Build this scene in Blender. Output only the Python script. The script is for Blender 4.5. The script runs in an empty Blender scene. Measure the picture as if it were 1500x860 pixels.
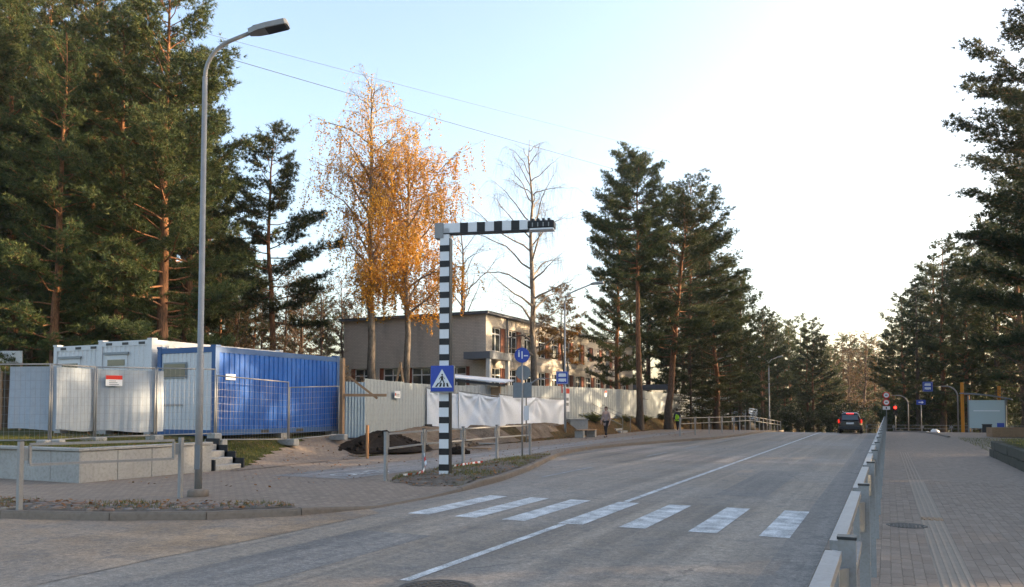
import bpy, math, random
import numpy as np
from math import sin, cos, tan, pi, radians, atan, atan2, sqrt, exp
from mathutils import Vector, Matrix

scene = bpy.context.scene
COL = scene.collection
rnd = random.Random(11)

# ------------------------------------------------------------------ camera
F, CAMH = 1177.0, 1.75                      # focal length in pixels of the 1500 px wide photograph
YAW, PIT = atan(550 / F), radians(2.5)
SH = 168 / F - tan(PIT)
cam_d = bpy.data.cameras.new('camera'); cam = bpy.data.objects.new('camera', cam_d); COL.objects.link(cam)
cam_d.sensor_width = 36; cam_d.lens = 36 * F / 1500; cam_d.shift_y = SH * F / 1500
cam_d.clip_start = 0.05; cam_d.clip_end = 3000
cam.location = (0, 0, CAMH); cam.rotation_euler = (pi / 2 + PIT, 0, YAW)
scene.camera = cam
FW = Vector((-sin(YAW) * cos(PIT), cos(YAW) * cos(PIT), sin(PIT)))
RT = Vector((cos(YAW), sin(YAW), 0)); UP = RT.cross(FW)
def ray(x, y): return FW + RT * ((x - 750) / F) + UP * ((430 - y) / F + SH)
def G(x, y, z=0.0):                          # photo pixel -> point on the plane at height z
    d = ray(x, y); t = (z - CAMH) / d.z; return Vector((d.x * t, d.y * t, z))
def D(x, y, dep):                            # photo pixel -> point at a given depth
    return Vector((0, 0, CAMH)) + ray(x, y) * dep

# ------------------------------------------------------------------ light
SUN_AZ, SUN_EL = radians(57), radians(13)    # azimuth clockwise from the road direction (+Y)
w = bpy.data.worlds.new('World'); scene.world = w; w.use_nodes = True
nt = w.node_tree; bg = nt.nodes['Background']
sky = nt.nodes.new('ShaderNodeTexSky'); sky.sky_type = 'NISHITA'; sky.sun_disc = False
sky.sun_elevation = SUN_EL; sky.sun_rotation = SUN_AZ
sky.air_density = 0.9; sky.dust_density = 3.6; sky.ozone_density = 0.5
nt.links.new(sky.outputs[0], bg.inputs[0]); bg.inputs[1].default_value = 0.14
sl = bpy.data.lights.new('sun', 'SUN'); sl.energy = 3.4; sl.angle = radians(0.53); sl.color = (1.0, 0.74, 0.46)
so = bpy.data.objects.new('sun', sl); COL.objects.link(so)
sd = Vector((sin(SUN_AZ) * cos(SUN_EL), cos(SUN_AZ) * cos(SUN_EL), sin(SUN_EL)))
so.rotation_euler = sd.to_track_quat('Z', 'Y').to_euler(); so.location = (60, 20, 40)
scene.view_settings.view_transform = 'Standard'; scene.view_settings.look = 'None'
scene.view_settings.exposure = 2.1; scene.view_settings.gamma = 1.0
scene.view_settings.use_curve_mapping = False
scene.cycles.max_bounces = 6; scene.cycles.diffuse_bounces = 3; scene.cycles.glossy_bounces = 2
scene.cycles.transmission_bounces = 4; scene.cycles.transparent_max_bounces = 8
scene.cycles.use_denoising = True
scene.cycles.sample_clamp_indirect = 6

# ------------------------------------------------------------------ helpers
def smooth(a, b, x):
    t = min(1, max(0, (x - a) / (b - a))); return t * t * (3 - 2 * t)
def zr(y):                                   # long profile of the road: flat, then falling beyond the crest
    if y < 60: return 0.0
    if y < 66: return -0.0375 * (y - 60) ** 2 / 12
    return max(-3.4, -0.1125 - 0.0375 * (y - 66))
def gz(x, y):                                # terrain height
    b = zr(y)
    if x < -15:
        if y < 12.0: return b
        x0, x1, top = -15.7, -17.9, 0.9
        if y > 36: x1 = -17.0
        if y < 16: return b + 0.86
        s = smooth(-x0, -x1, -x)
        far = min(1.0, max(0.0, (y - 60) / 40))
        return 0.1 * (1 - s) + b * (1 - s) + s * (top + 0.15 * smooth(30, 60, y) + b * far)
    if x > 3.2 and y < 32: return 0.68
    if x > 3.6: return b + 0.10 + 0.25 * smooth(4, 16, x)
    return b
def add(o, parent=None, label=None, cat=None, group=None, kind=None):
    COL.objects.link(o)
    if parent is not None: o.parent = parent
    if label: o['label'] = label
    if cat: o['category'] = cat
    if group: o['group'] = group
    if kind: o['kind'] = kind
    return o
def thing(name, label, cat, loc=(0, 0, 0), rz=0.0, group=None):
    o = bpy.data.objects.new(name, None); o.empty_display_size = 0.2
    o.location = loc; o.rotation_euler = (0, 0, rz)
    return add(o, None, label, cat, group)
def meshobj(name, me, parent=None, loc=(0, 0, 0), rz=0.0, **k):
    o = bpy.data.objects.new(name, me); o.location = loc; o.rotation_euler = (0, 0, rz)
    return add(o, parent, **k)
def copy_tree(o, loc=None, rz=None, parent=None, sc=None, label=None):
    c = o.copy(); COL.objects.link(c); c.parent = parent
    if loc is not None: c.location = loc
    if rz is not None: c.rotation_euler = (c.rotation_euler.x, c.rotation_euler.y, rz)
    if sc is not None: c.scale = (sc, sc, sc) if not hasattr(sc, '__len__') else sc
    if label: c['label'] = label
    for ch in o.children: copy_tree(ch, parent=c)
    return c

class MB:
    """collects boxes, bars, tubes and prisms into one mesh"""
    def __init__(s): s.v = []; s.f = []; s.m = []; s.mi = 0; s.sm = []
    def face(s, pts, smooth_=False):
        n = len(s.v); s.v += [tuple(p) for p in pts]; s.f.append(tuple(range(n, n + len(pts)))); s.m.append(s.mi); s.sm.append(smooth_)
    def box(s, x0, x1, y0, y1, z0, z1, M=None, bev=0.0):
        if bev > 0:
            b = bev; P = []
            for z, i in ((z0, b), (z0 + b, 0), (z1 - b, 0), (z1, b)):
                P.append([(x0 + i + b * (i == 0), y0 + i, z), (x1 - i - b * (i == 0), y0 + i, z), (x1 - i, y0 + i + b * (i == 0), z), (x1 - i, y1 - i - b * (i == 0), z),
                          (x1 - i - b * (i == 0), y1 - i, z), (x0 + i + b * (i == 0), y1 - i, z), (x0 + i, y1 - i - b * (i == 0), z), (x0 + i, y0 + i + b * (i == 0), z)])
            n = len(s.v)
            for r in P: s.v += [tuple(M @ Vector(p)) if M else p for p in r]
            k = 8
            for r in range(3):
                for j in range(k): s._f((n + r * k + j, n + r * k + (j + 1) % k, n + (r + 1) * k + (j + 1) % k, n + (r + 1) * k + j))
            s._f(tuple(n + j for j in reversed(range(k)))); s._f(tuple(n + 3 * k + j for j in range(k)))
            return
        c = [(x0, y0, z0), (x1, y0, z0), (x1, y1, z0), (x0, y1, z0), (x0, y0, z1), (x1, y0, z1), (x1, y1, z1), (x0, y1, z1)]
        n = len(s.v); s.v += [tuple(M @ Vector(p)) if M else p for p in c]
        for q in ((0, 3, 2, 1), (4, 5, 6, 7), (0, 1, 5, 4), (1, 2, 6, 5), (2, 3, 7, 6), (3, 0, 4, 7)): s._f(tuple(n + i for i in q))
    def _f(s, q, sm=False): s.f.append(q); s.m.append(s.mi); s.sm.append(sm)
    def bar(s, a, b, w_, h_=None):           # square bar from a to b
        a, b = Vector(a), Vector(b); h_ = h_ or w_; d = b - a; L = d.length
        if L < 1e-6: return
        q = d.to_track_quat('X', 'Z').to_matrix().to_4x4(); q.translation = a
        s.box(0, L, -w_ / 2, w_ / 2, -h_ / 2, h_ / 2, q)
    def tube(s, pts, r, n=8, cap=True):
        pts = [Vector(p) for p in pts]; rs = r if hasattr(r, '__len__') else [r] * len(pts)
        base = len(s.v); ref = None
        for i, p in enumerate(pts):
            t = (pts[min(i + 1, len(pts) - 1)] - pts[max(i - 1, 0)]).normalized()
            if ref is None: ref = Vector((1, 0, 0)) if abs(t.x) < .8 else Vector((0, 1, 0))
            u = t.cross(ref).normalized(); v_ = t.cross(u); ref = -v_ if False else ref
            for k in range(n):
                a = 2 * pi * k / n; s.v.append(tuple(p + (u * cos(a) + v_ * sin(a)) * rs[i]))
        for i in range(len(pts) - 1):
            for k in range(n): s._f((base + i * n + k, base + (i + 1) * n + k, base + (i + 1) * n + (k + 1) % n, base + i * n + (k + 1) % n), True)
        if cap:
            s._f(tuple(base + k for k in range(n))); s._f(tuple(base + (len(pts) - 1) * n + k for k in reversed(range(n))))
    def prism(s, poly, z0, z1, M=None):      # poly in xy, extruded in z
        n = len(poly); b = len(s.v)
        for z in (z0, z1): s.v += [tuple(M @ Vector((p[0], p[1], z))) if M else (p[0], p[1], z) for p in poly]
        s._f(tuple(b + i for i in reversed(range(n)))); s._f(tuple(b + n + i for i in range(n)))
        for i in range(n): s._f((b + i, b + (i + 1) % n, b + n + (i + 1) % n, b + n + i))
    def lathe(s, prof, n=16, c=(0, 0, 0)):
        b = len(s.v)
        for r, z in prof:
            for k in range(n): a = 2 * pi * k / n; s.v.append((c[0] + r * cos(a), c[1] + r * sin(a), c[2] + z))
        for i in range(len(prof) - 1):
            for k in range(n): s._f((b + i * n + k, b + i * n + (k + 1) % n, b + (i + 1) * n + (k + 1) % n, b + (i + 1) * n + k), True)
        s._f(tuple(b + k for k in reversed(range(n)))); s._f(tuple(b + (len(prof) - 1) * n + k for k in range(n)))
    def mesh(s, name, *mats, off=(0, 0, 0)):
        me = bpy.data.meshes.new(name); me.from_pydata([(p[0] - off[0], p[1] - off[1], p[2] - off[2]) for p in s.v], [], s.f)
        for m in mats: me.materials.append(m)
        if len(mats) > 1: me.polygons.foreach_set('material_index', s.m)
        me.polygons.foreach_set('use_smooth', s.sm); me.update(); return me
    def build(s, name, mat, parent=None, loc=(0, 0, 0), rz=0.0, off=(0, 0, 0), **k):
        mats = mat if isinstance(mat, (list, tuple)) else [mat]
        return meshobj(name, s.mesh(name, *mats, off=off), parent, loc, rz, **k)

def np_mesh(name, V, quads=None, tris=None, mat=None, smooth_=False, attr=None):
    me = bpy.data.meshes.new(name); V = np.asarray(V, np.float32)
    loops = []; tot = []
    if quads is not None and len(quads): loops.append(np.asarray(quads, np.int32).ravel()); tot.append(np.full(len(quads), 4, np.int32))
    if tris is not None and len(tris): loops.append(np.asarray(tris, np.int32).ravel()); tot.append(np.full(len(tris), 3, np.int32))
    L = np.concatenate(loops); T = np.concatenate(tot); st = np.concatenate(([0], np.cumsum(T)[:-1])).astype(np.int32)
    me.vertices.add(len(V)); me.vertices.foreach_set('co', V.ravel())
    me.loops.add(len(L)); me.loops.foreach_set('vertex_index', L)
    me.polygons.add(len(T)); me.polygons.foreach_set('loop_start', st); me.polygons.foreach_set('loop_total', T)
    if smooth_: me.polygons.foreach_set('use_smooth', np.ones(len(T), bool))
    if attr is not None:
        a = me.attributes.new('tint', 'FLOAT', 'POINT'); a.data.foreach_set('value', np.asarray(attr, np.float32))
    if mat: me.materials.append(mat)
    me.update(calc_edges=True); return me

# ------------------------------------------------------------------ materials
class NT:
    def __init__(s, name):
        s.m = bpy.data.materials.new(name); s.m.use_nodes = True; s.t = s.m.node_tree; s.b = s.t.nodes['Principled BSDF']; s.out = s.t.nodes['Material Output']
    def n(s, typ, **k):
        q = s.t.nodes.new('ShaderNode' + typ)
        for a, v in k.items():
            if a[0] == 'i' and a[1:].isdigit(): q.inputs[int(a[1:])].default_value = v
            else: setattr(q, a, v)
        return q
    def l(s, a, b): s.t.links.new(a, b)
    def coord(s, kind='Object', scale=None):
        c = s.n('TexCoord').outputs[kind]
        if kind == 'World': pass
        if scale is not None:
            mp = s.n('Mapping'); mp.inputs['Scale'].default_value = scale; s.l(c, mp.inputs[0]); c = mp.outputs[0]
        return c
    def wpos(s, scale=None):
        c = s.n('NewGeometry').outputs['Position']
        if scale is not None:
            mp = s.n('Mapping'); mp.inputs['Scale'].default_value = scale; s.l(c, mp.inputs[0]); c = mp.outputs[0]
        return c
    def noise(s, vec, sc, det=4, rough=.55):
        q = s.n('TexNoise'); q.inputs['Scale'].default_value = sc; q.inputs['Detail'].default_value = det; q.inputs['Roughness'].default_value = rough
        s.l(vec, q.inputs['Vector']); return q.outputs[0]
    def ramp(s, fac, stops):
        q = s.n('ValToRGB'); e = q.color_ramp.elements
        while len(e) < len(stops): e.new(.5)
        for i, (p, c) in enumerate(stops): e[i].position = p; e[i].color = (c[0], c[1], c[2], 1) if hasattr(c, '__len__') else (c, c, c, 1)
        s.l(fac, q.inputs[0]); return q.outputs[0]
    def mix(s, fac, a, b, mode='MIX'):
        q = s.n('Mix', data_type='RGBA', blend_type=mode)
        for sock, v in ((q.inputs['Factor'], fac), (q.inputs[6], a), (q.inputs[7], b)):
            if hasattr(v, 'is_linked'): s.l(v, sock)
            elif hasattr(v, '__len__'): sock.default_value = (*v[:3], 1)
            else: sock.default_value = v if sock.type == 'VALUE' else (v, v, v, 1)
        return q.outputs[2]
    def math(s, op, a, b=None):
        q = s.n('Math', operation=op)
        for i, v in enumerate((a, b)):
            if v is None: continue
            if hasattr(v, 'is_linked'): s.l(v, q.inputs[i])
            else: q.inputs[i].default_value = v
        return q.outputs[0]
    def bump(s, h, st=.3, dist=.02):
        q = s.n('Bump'); q.inputs['Strength'].default_value = st; q.inputs['Distance'].default_value = dist; s.l(h, q.inputs['Height']); s.l(q.outputs[0], s.b.inputs['Normal'])
    def col(s, c):
        if hasattr(c, 'is_linked'): s.l(c, s.b.inputs['Base Color'])
        else: s.b.inputs['Base Color'].default_value = (*c[:3], 1)
    def set(s, **k):
        for a, v in k.items():
            i = s.b.inputs[a.replace('_', ' ')]
            if hasattr(v, 'is_linked'): s.l(v, i)
            else: i.default_value = v
        return s
def worn(name, c, rough=.6, metal=0.0, var=.25, sc=3.0, dirt=(.12, .10, .08), dirt_amt=.25, bump=0.0, spec=.3):
    """painted or bare surface with stains and uneven tone"""
    t = NT(name); p = t.coord('Object'); n1 = t.noise(p, sc, 6); n2 = t.noise(p, sc * 9, 3)
    a = t.mix(n1, [v * (1 - var) for v in c], [min(1, v * (1 + var)) for v in c])
    f = t.ramp(n2, [(.45, 0), (.8, dirt_amt)]); t.col(t.mix(f, a, dirt))
    t.set(Roughness=rough, Metallic=metal); t.b.inputs['Specular IOR Level'].default_value = spec
    if bump: t.bump(n2, bump, .01)
    return t.m
def emit(name, c, st, base=(.05, .01, .01)):
    t = NT(name); t.col(base); t.b.inputs['Emission Color'].default_value = (*c, 1); t.b.inputs['Emission Strength'].default_value = st; return t.m

M = {}
M['galv'] = worn('galvanised steel', (.27, .27, .27), .55, .25, .2, 7, (.15, .13, .11), .4)
M['galvdark'] = worn('dull galvanised steel', (.20, .22, .24), .5, .4, .15, 8)
M['white'] = worn('white paint', (.78, .78, .77), .5, 0, .06, 5, (.35, .30, .25), .25)
M['whitepanel'] = worn('white container panel', (.55, .56, .57), .5, 0, .08, 2.5, (.30, .26, .22), .3)
M['black'] = worn('black paint', (.018, .018, .02), .45, 0, .2, 6, (.05, .045, .04), .3)
M['blue'] = worn('blue container paint', (.003, .085, .36), .5, 0, .25, 1.1, (.02, .05, .13), .5, spec=.25)
M['bluefr'] = worn('container frame blue', (.02, .08, .22), .45, 0, .2, 2, (.06, .08, .12), .35)
M['signblue'] = worn('sign blue', (.01, .05, .36), .35, 0, .08, 4, (.02, .04, .2), .1, spec=.5)
M['signwhite'] = worn('sign white', (.72, .73, .75), .4, 0, .05, 4, (.4, .36, .3), .15)
M['signred'] = worn('sign red', (.55, .03, .02), .4, 0, .1, 4)
M['concrete'] = worn('weathered concrete', (.34, .33, .31), .85, 0, .22, 1.6, (.17, .15, .13), .5, .25)
M['kerb'] = worn('kerb concrete', (.20, .165, .135), .85, 0, .25, 1.4, (.10, .08, .06), .5, .3)
M['wood'] = worn('bare timber', (.30, .19, .11), .75, 0, .3, 5, (.12, .08, .05), .4, .2)
M['sheet'] = worn('grey corrugated sheet', (.29, .33, .355), .5, .1, .2, .9, (.20, .18, .15), .45)
M['sheetblue'] = worn('blue grey corrugated sheet', (.22, .31, .40), .45, .15, .12, .9, (.16, .18, .2), .3)
M['bluefence'] = worn('blue painted hoarding', (.06, .13, .26), .5, 0, .15, 1, (.1, .1, .12), .3)
M['tarp'] = worn('white tarpaulin', (.72, .75, .80), .45, 0, .05, 1.2, (.45, .43, .40), .25)
M['netting'] = worn('pale blue grey sheeting', (.33, .38, .44), .6, 0, .1, .8, (.22, .25, .28), .35)
M['plastic'] = worn('dark plastic', (.03, .032, .035), .5, 0, .2, 5)
M['orange'] = worn('orange post paint', (.62, .22, .01), .5, 0, .1, 3, (.3, .12, .02), .3)
M['roofgrey'] = worn('blue grey sheet metal', (.17, .195, .235), .45, .2, .15, 2)
M['redbrown'] = worn('red brown cladding', (.23, .075, .04), .6, 0, .15, 2, (.12, .05, .03), .3)
M['frame'] = worn('white window frame', (.70, .70, .68), .5, 0, .06, 4)
M['soil'] = None
M['stake'] = worn('raw stake', (.40, .20, .09), .8, 0, .25, 5)
M['iron'] = worn('cast iron', (.07, .065, .06), .6, .4, .25, 12, (.16, .14, .12), .4, .3)
M['rubber'] = worn('tyre rubber', (.015, .015, .015), .8)
M['leaves_dead'] = worn('dead leaves', (.26, .12, .05), .8, 0, .5, .8, (.14, .08, .03), .6)
M['needle'] = None
t = NT('window glass'); t.col((.035, .045, .05)); t.set(Roughness=.06); t.b.inputs['Specular IOR Level'].default_value = .9; M['glass'] = t.m
t = NT('shelter glass'); t.col((.55, .65, .66)); t.set(Roughness=.35, Alpha=.72); M['shelter_glass'] = t.m
t = NT('car paint'); t.col((.010, .011, .014)); t.set(Roughness=.25); t.b.inputs['Coat Weight'].default_value = .6; M['carpaint'] = t.m
M['carlamp'] = emit('tail lamp', (1, .03, .01), .35)
M['brake'] = emit('high brake lamp', (1, .03, .03), .8)
M['redlight'] = emit('red signal lens', (1, .012, .006), 4)
def lines_mat(name, c, sc=1.0):              # worn road paint
    t = NT(name); p = t.wpos(); n1 = t.noise(p, 40 * sc, 5, .7); n2 = t.noise(p, 3.5, 4)
    wear = t.ramp(t.math('ADD', t.math('MULTIPLY', n1, .65), t.math('MULTIPLY', n2, .55)), [(.47, 0), (.74, .85)])
    t.col(t.mix(wear, c, (.12, .12, .115))); t.set(Roughness=.8); t.bump(n1, .2, .004); return t.m
M['paint'] = lines_mat('worn white road paint', (.72, .72, .71))
M['paintfaint'] = lines_mat('faded white road paint', (.34, .34, .335))

def asphalt(name, base=.172, warm=(1.22, 1.0, .78), along=True):
    t = NT(name); p = t.wpos()
    big = t.noise(p, .16, 5, .6); lane = t.noise(t.wpos((1.25, .022, 1) if along else (.25, .5, 1)), 1.0, 5, .62); fine = t.noise(p, 70, 3, .85); mid = t.noise(p, 2.6, 6, .7); grit = t.noise(p, 22, 4, .8)
    c = t.ramp(lane, [(.34, [base * .50 * v for v in warm]), (.5, [base * v for v in warm]), (.64, [base * 1.55 * v for v in warm])])
    c = t.mix(t.ramp(big, [(.42, 0), (.60, .6)]), c, [base * 1.38 * v for v in (1.12, 1.0, .88)])
    c = t.mix(t.ramp(mid, [(.50, 0), (.68, .55)]), c, [base * .58] * 3)
    st = t.noise(t.wpos((1.6, .10, 1)), 1.0, 6, .75); c = t.mix(t.ramp(st, [(.60, 0), (.72, .6)]), c, [base * .48] * 3)
    g2 = t.noise(p, 8, 5, .85); c = t.mix(.6, c, t.ramp(g2, [(.3, .25), (.5, .5), (.7, .82)]), 'OVERLAY')
    c = t.mix(.75, c, t.ramp(grit, [(.28, .28), (.5, .5), (.74, .86)]), 'OVERLAY')
    c = t.mix(.5, c, t.ramp(fine, [(.30, .2), (.5, .5), (.72, .95)]), 'OVERLAY')
    vor = t.n('TexVoronoi', feature='DISTANCE_TO_EDGE'); vor.inputs['Scale'].default_value = .17
    wn = t.n('TexNoise'); wn.inputs['Scale'].default_value = 1.4; wn.inputs['Detail'].default_value = 8; wn.inputs['Roughness'].default_value = .75; t.l(p, wn.inputs['Vector'])
    t.l(t.mix(.55, p, wn.outputs['Color'], 'ADD'), vor.inputs['Vector']); crack = t.math('MULTIPLY', t.ramp(vor.outputs[0], [(0.0, .8), (.0028, 0)]), t.ramp(big, [(.46, 0), (.56, 1)]))
    c = t.mix(crack, c, [.03] * 3)
    t.col(c); t.set(Roughness=t.ramp(lane, [(.3, .58), (.7, .85)])); t.bump(t.math('ADD', fine, grit), .5, .008); t.b.inputs['Specular IOR Level'].default_value = .35
    return t.m
M['asphalt'] = asphalt('road asphalt')
M['asphalt2'] = asphalt('cycle path asphalt', .165, (1.08, 1.0, .95))
M['apron'] = asphalt('side street asphalt', .185, (1.45, 1.0, .62), False)

def paver(name, sx, sy, cols, joint, js=.07, bumpst=.5, shift=True):
    """running bond paving in world space; each stone takes its own tone"""
    t = NT(name); p = t.n('NewGeometry').outputs['Position']; s = t.n('SeparateXYZ'); t.l(p, s.inputs[0])
    u = t.math('DIVIDE', s.outputs[0], sx); iu = t.math('FLOOR', u)
    v = t.math('DIVIDE', s.outputs[1], sy)
    if shift: v = t.math('ADD', v, t.math('MULTIPLY', t.math('MODULO', t.math('ABSOLUTE', iu), 2.0), .5))
    iv = t.math('FLOOR', v)
    cx = t.n('CombineXYZ'); t.l(iu, cx.inputs[0]); t.l(iv, cx.inputs[1])
    wn = t.n('TexWhiteNoise', noise_dimensions='2D'); t.l(cx.outputs[0], wn.inputs['Vector'])
    c = t.ramp(wn.outputs[0], [(0, cols[0]), (.5, cols[1]), (1, cols[2])])
    big = t.noise(p, .35, 4); c = t.mix(t.ramp(big, [(.35, 0), (.65, .5)]), c, cols[3])
    fine = t.noise(p, 60, 3, .7); c = t.mix(t.ramp(fine, [(.35, .35), (.6, 0)]), c, [k * .5 for k in cols[0]])
    if joint is not None:
        fu = t.math('FRACT', u); fv = t.math('FRACT', v)
        du = t.math('MULTIPLY', t.math('MINIMUM', fu, t.math('SUBTRACT', 1.0, fu)), sx); dv = t.math('MULTIPLY', t.math('MINIMUM', fv, t.math('SUBTRACT', 1.0, fv)), sy)
        d = t.math('MINIMUM', du, dv); jm = t.ramp(d, [(js * .05, 1), (js * .11, 0)]); c = t.mix(jm, c, joint)
        t.bump(t.math('SUBTRACT', t.math('MULTIPLY', fine, .3), jm), bumpst, .006)
    else: t.bump(fine, .3, .004)
    t.col(c); t.set(Roughness=.85); t.b.inputs['Specular IOR Level'].default_value = .25
    return t.m
PV = [(.225, .175, .138), (.27, .212, .168), (.32, .255, .205), (.30, .23, .175)]
M['paver_block'] = paver('paving block', .1, .2, PV, None)
M['paver_far'] = paver('block paving', .1, .2, PV, (.27, .225, .185), .045)
M['paver_left'] = paver('worn block paving', .1, .2, [(.21, .165, .13), (.25, .198, .155), (.30, .24, .19), (.29, .22, .165)], (.10, .085, .07), .07)
M['bed'] = worn('sand joint', (.30, .25, .20), .95, 0, .2, 6)
M['tactile'] = worn('tactile ridge', (.34, .27, .21), .85, 0, .15, 4, (.25, .19, .14), .3)

def groundmat(name, cols, sc=1.2, bumpst=.8):
    t = NT(name); p = t.wpos(); n1 = t.noise(p, sc, 6, .65); n2 = t.noise(p, sc * 14, 4, .7)
    c = t.ramp(n1, [(.32, cols[0]), (.5, cols[1]), (.66, cols[2])]); c = t.mix(t.ramp(n2, [(.4, .5), (.62, 0)]), c, [k * .4 for k in cols[0]])
    t.col(c); t.set(Roughness=.95); t.b.inputs['Specular IOR Level'].default_value = .1; t.bump(n2, bumpst, .04); return t.m
M['grass'] = groundmat('autumn turf', [(.045, .06, .018), (.085, .085, .03), (.15, .11, .05)])
M['forest'] = groundmat('forest floor', [(.05, .05, .02), (.10, .065, .03), (.15, .08, .035)], .5)
M['gravel'] = groundmat('gravelly verge', [(.12, .10, .08), (.19, .165, .14), (.25, .22, .19)], 3)
M['dirt'] = groundmat('bare building site earth', [(.13, .095, .065), (.22, .165, .12), (.30, .235, .18)], 1.4)
M['soil'] = groundmat('dark soil', [(.02, .015, .012), (.035, .026, .02), (.06, .042, .03)], 3)
M['stone'] = NT('field stone')
t = M['stone']; p = t.coord('Object'); oi = t.n('ObjectInfo').outputs['Random']
t.col(t.mix(t.ramp(t.noise(p, 14, 4), [(.45, 0), (.75, .6)]), t.ramp(oi, [(0, (.11, .10, .10)), (.35, (.20, .17, .15)), (.65, (.22, .13, .09)), (1, (.27, .23, .19))]), (.09, .08, .07))); t.set(Roughness=.85); t.bump(t.noise(p, 30, 4), .4, .01); M['stone'] = t.m

def foliage(name, a, b, trans, rough=.6):
    t = NT(name); at = t.n('Attribute', attribute_name='tint').outputs['Fac']; oi = t.n('ObjectInfo').outputs['Random']
    c = t.mix(at, a, b); hs = t.n('HueSaturation'); t.l(c, hs.inputs['Color'])
    t.l(t.math('ADD', t.math('MULTIPLY', oi, .5), .75), hs.inputs['Value']); t.l(t.math('ADD', t.math('MULTIPLY', oi, .02), .49), hs.inputs['Hue'])
    dif = t.b; t.l(hs.outputs[0], dif.inputs['Base Color']); dif.inputs['Roughness'].default_value = rough; dif.inputs['Specular IOR Level'].default_value = .2
    tr = t.n('BsdfTranslucent'); t.l(hs.outputs[0], tr.inputs[0]); mx = t.n('MixShader'); mx.inputs[0].default_value = trans
    t.l(dif.outputs[0], mx.inputs[1]); t.l(tr.outputs[0], mx.inputs[2]); t.l(mx.outputs[0], t.out.inputs[0]); return t.m
M['needle'] = foliage('pine needles', (.030, .052, .021), (.098, .106, .034), .22)
M['needle_dark'] = foliage('spruce needles', (.022, .040, .017), (.06, .07, .024), .18)
M['needle_rust'] = foliage('rusty needles', (.16, .09, .025), (.36, .18, .04), .3)
M['birchleaf'] = foliage('birch leaf gold', (.42, .185, .018), (.64, .375, .05), .42)
M['brownleaf'] = foliage('brown leaf', (.085, .055, .028), (.18, .105, .045), .25)
M['grassblade'] = foliage('grass blade', (.06, .085, .02), (.20, .17, .05), .3)
M['deadleaf'] = foliage('fallen leaf', (.12, .055, .02), (.34, .15, .05), .15)
def bark(name, low, high, zsw, sc=3.0):
    t = NT(name); p = t.coord('Object'); s = t.n('SeparateXYZ'); t.l(p, s.inputs[0])
    f = t.ramp(t.math('ADD', s.outputs[2], t.math('MULTIPLY', t.noise(p, .8, 3), 3.0)), [(0, 0), (1, 1)])
    zz = t.n('MapRange'); zz.inputs['From Min'].default_value = zsw; zz.inputs['From Max'].default_value = zsw + 5
    t.l(t.math('ADD', s.outputs[2], t.math('MULTIPLY', t.noise(p, .9, 3), 2.5)), zz.inputs['Value'])
    n = t.noise(t.coord('Object', (6, 6, 1.3)), sc, 5, .7)
    c = t.mix(zz.outputs[0], low, high); c = t.mix(t.ramp(n, [(.38, .75), (.58, 0)]), c, [k * .35 for k in low]); t.col(c); t.set(Roughness=.9); t.bump(n, .8, .03); t.b.inputs['Specular IOR Level'].default_value = .15
    return t.m
M['pinebark'] = bark('pine bark', (.095, .072, .055), (.27, .125, .06), 2.5)
M['sprucebark'] = bark('spruce bark', (.09, .075, .06), (.12, .085, .06), 3)
M['birchbark'] = bark('birch bark', (.13, .11, .09), (.30, .25, .20), 3.0)
M['twig'] = worn('twig bark', (.11, .075, .055), .9, 0, .2, 2)

# ------------------------------------------------------------------ the setting
def struct(o): o['kind'] = 'structure'; return o
def grid(name, xs, ys, zf, mat):
    V = [(x, y, zf(x, y)) for y in ys for x in xs]; nx = len(xs)
    Q = [(j * nx + i, j * nx + i + 1, (j + 1) * nx + i + 1, (j + 1) * nx + i) for j in range(len(ys) - 1) for i in range(nx - 1)]
    return struct(meshobj(name, np_mesh(name, V, quads=Q, mat=mat, smooth_=True)))
def frange(a, b, n): return [a + (b - a) * i / (n - 1) for i in range(n)]
YS = frange(-60, 56, 30) + frange(58, 150, 47) + [200, 300, 500, 900]
grid('ground', [-900, -300, -100, -40, -20, 0, 20, 40, 100, 300, 900], YS, lambda x, y: zr(y) - 0.16, M['forest'])
road = grid('road', [-14, -11, -8, -4.5, -2, -0.4], frange(-30, 56, 20) + frange(58, 150, 47), lambda x, y: zr(y), M['asphalt'])
# side street joining from the left, with its own warmer asphalt
ap = MB(); e = [G(60, 856), G(230, 818), G(390, 787), G(470, 770), G(556, 752)]
ap.face([(-60, -30, .004), (e[0].x + 1.6, -30, .004)] + [(p.x, p.y, .004) for p in e] + [(-9.0, 12.3, .004), (-60, 12.3, .004)])
struct(ap.build('side_street', M['apron']))

# kerb line along the left of the road and round the corner into the side street
KL = [(-60, 6.2), (-30, 7.0), (-18.9, 7.5), (-15.5, 7.85), (-12.8, 8.2), (-11.0, 8.75), (-9.7, 9.45), (-8.7, 10.5), (-8.15, 11.8), (-8.1, 13.4), (-8.17, 15.0), (-8.45, 17.5), (-9.1, 20.5),
      (-10.0, 23.9), (-10.8, 26.9), (-11.35, 30), (-11.45, 33), (-11.2, 35.2), (-10.5, 39), (-9.8, 42.3), (-8.9, 46), (-8.4, 52), (-8.3, 60), (-8.3, 64), (-8.3, 72), (-8.3, 85), (-8.3, 110), (-8.3, 140)]
BL = [(-60, 12.0), (-30, 12.0), (-18.9, 12.0), (-17.4, 12.0), (-16.3, 12.0), (-16.0, 12.1), (-15.95, 12.5), (-15.93, 13.1), (-15.92, 14.0), (-15.9, 14.8), (-15.9, 15.6), (-15.95, 18.0), (-16, 21),
      (-16, 24.2), (-16.1, 27), (-16.1, 30), (-16.1, 33), (-16, 35.2), (-15.9, 39), (-15.9, 42.3), (-15.9, 46), (-15.9, 52), (-15.9, 60), (-15.9, 64), (-15.9, 72), (-15.9, 85), (-15.9, 110), (-15.9, 140)]
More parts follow.
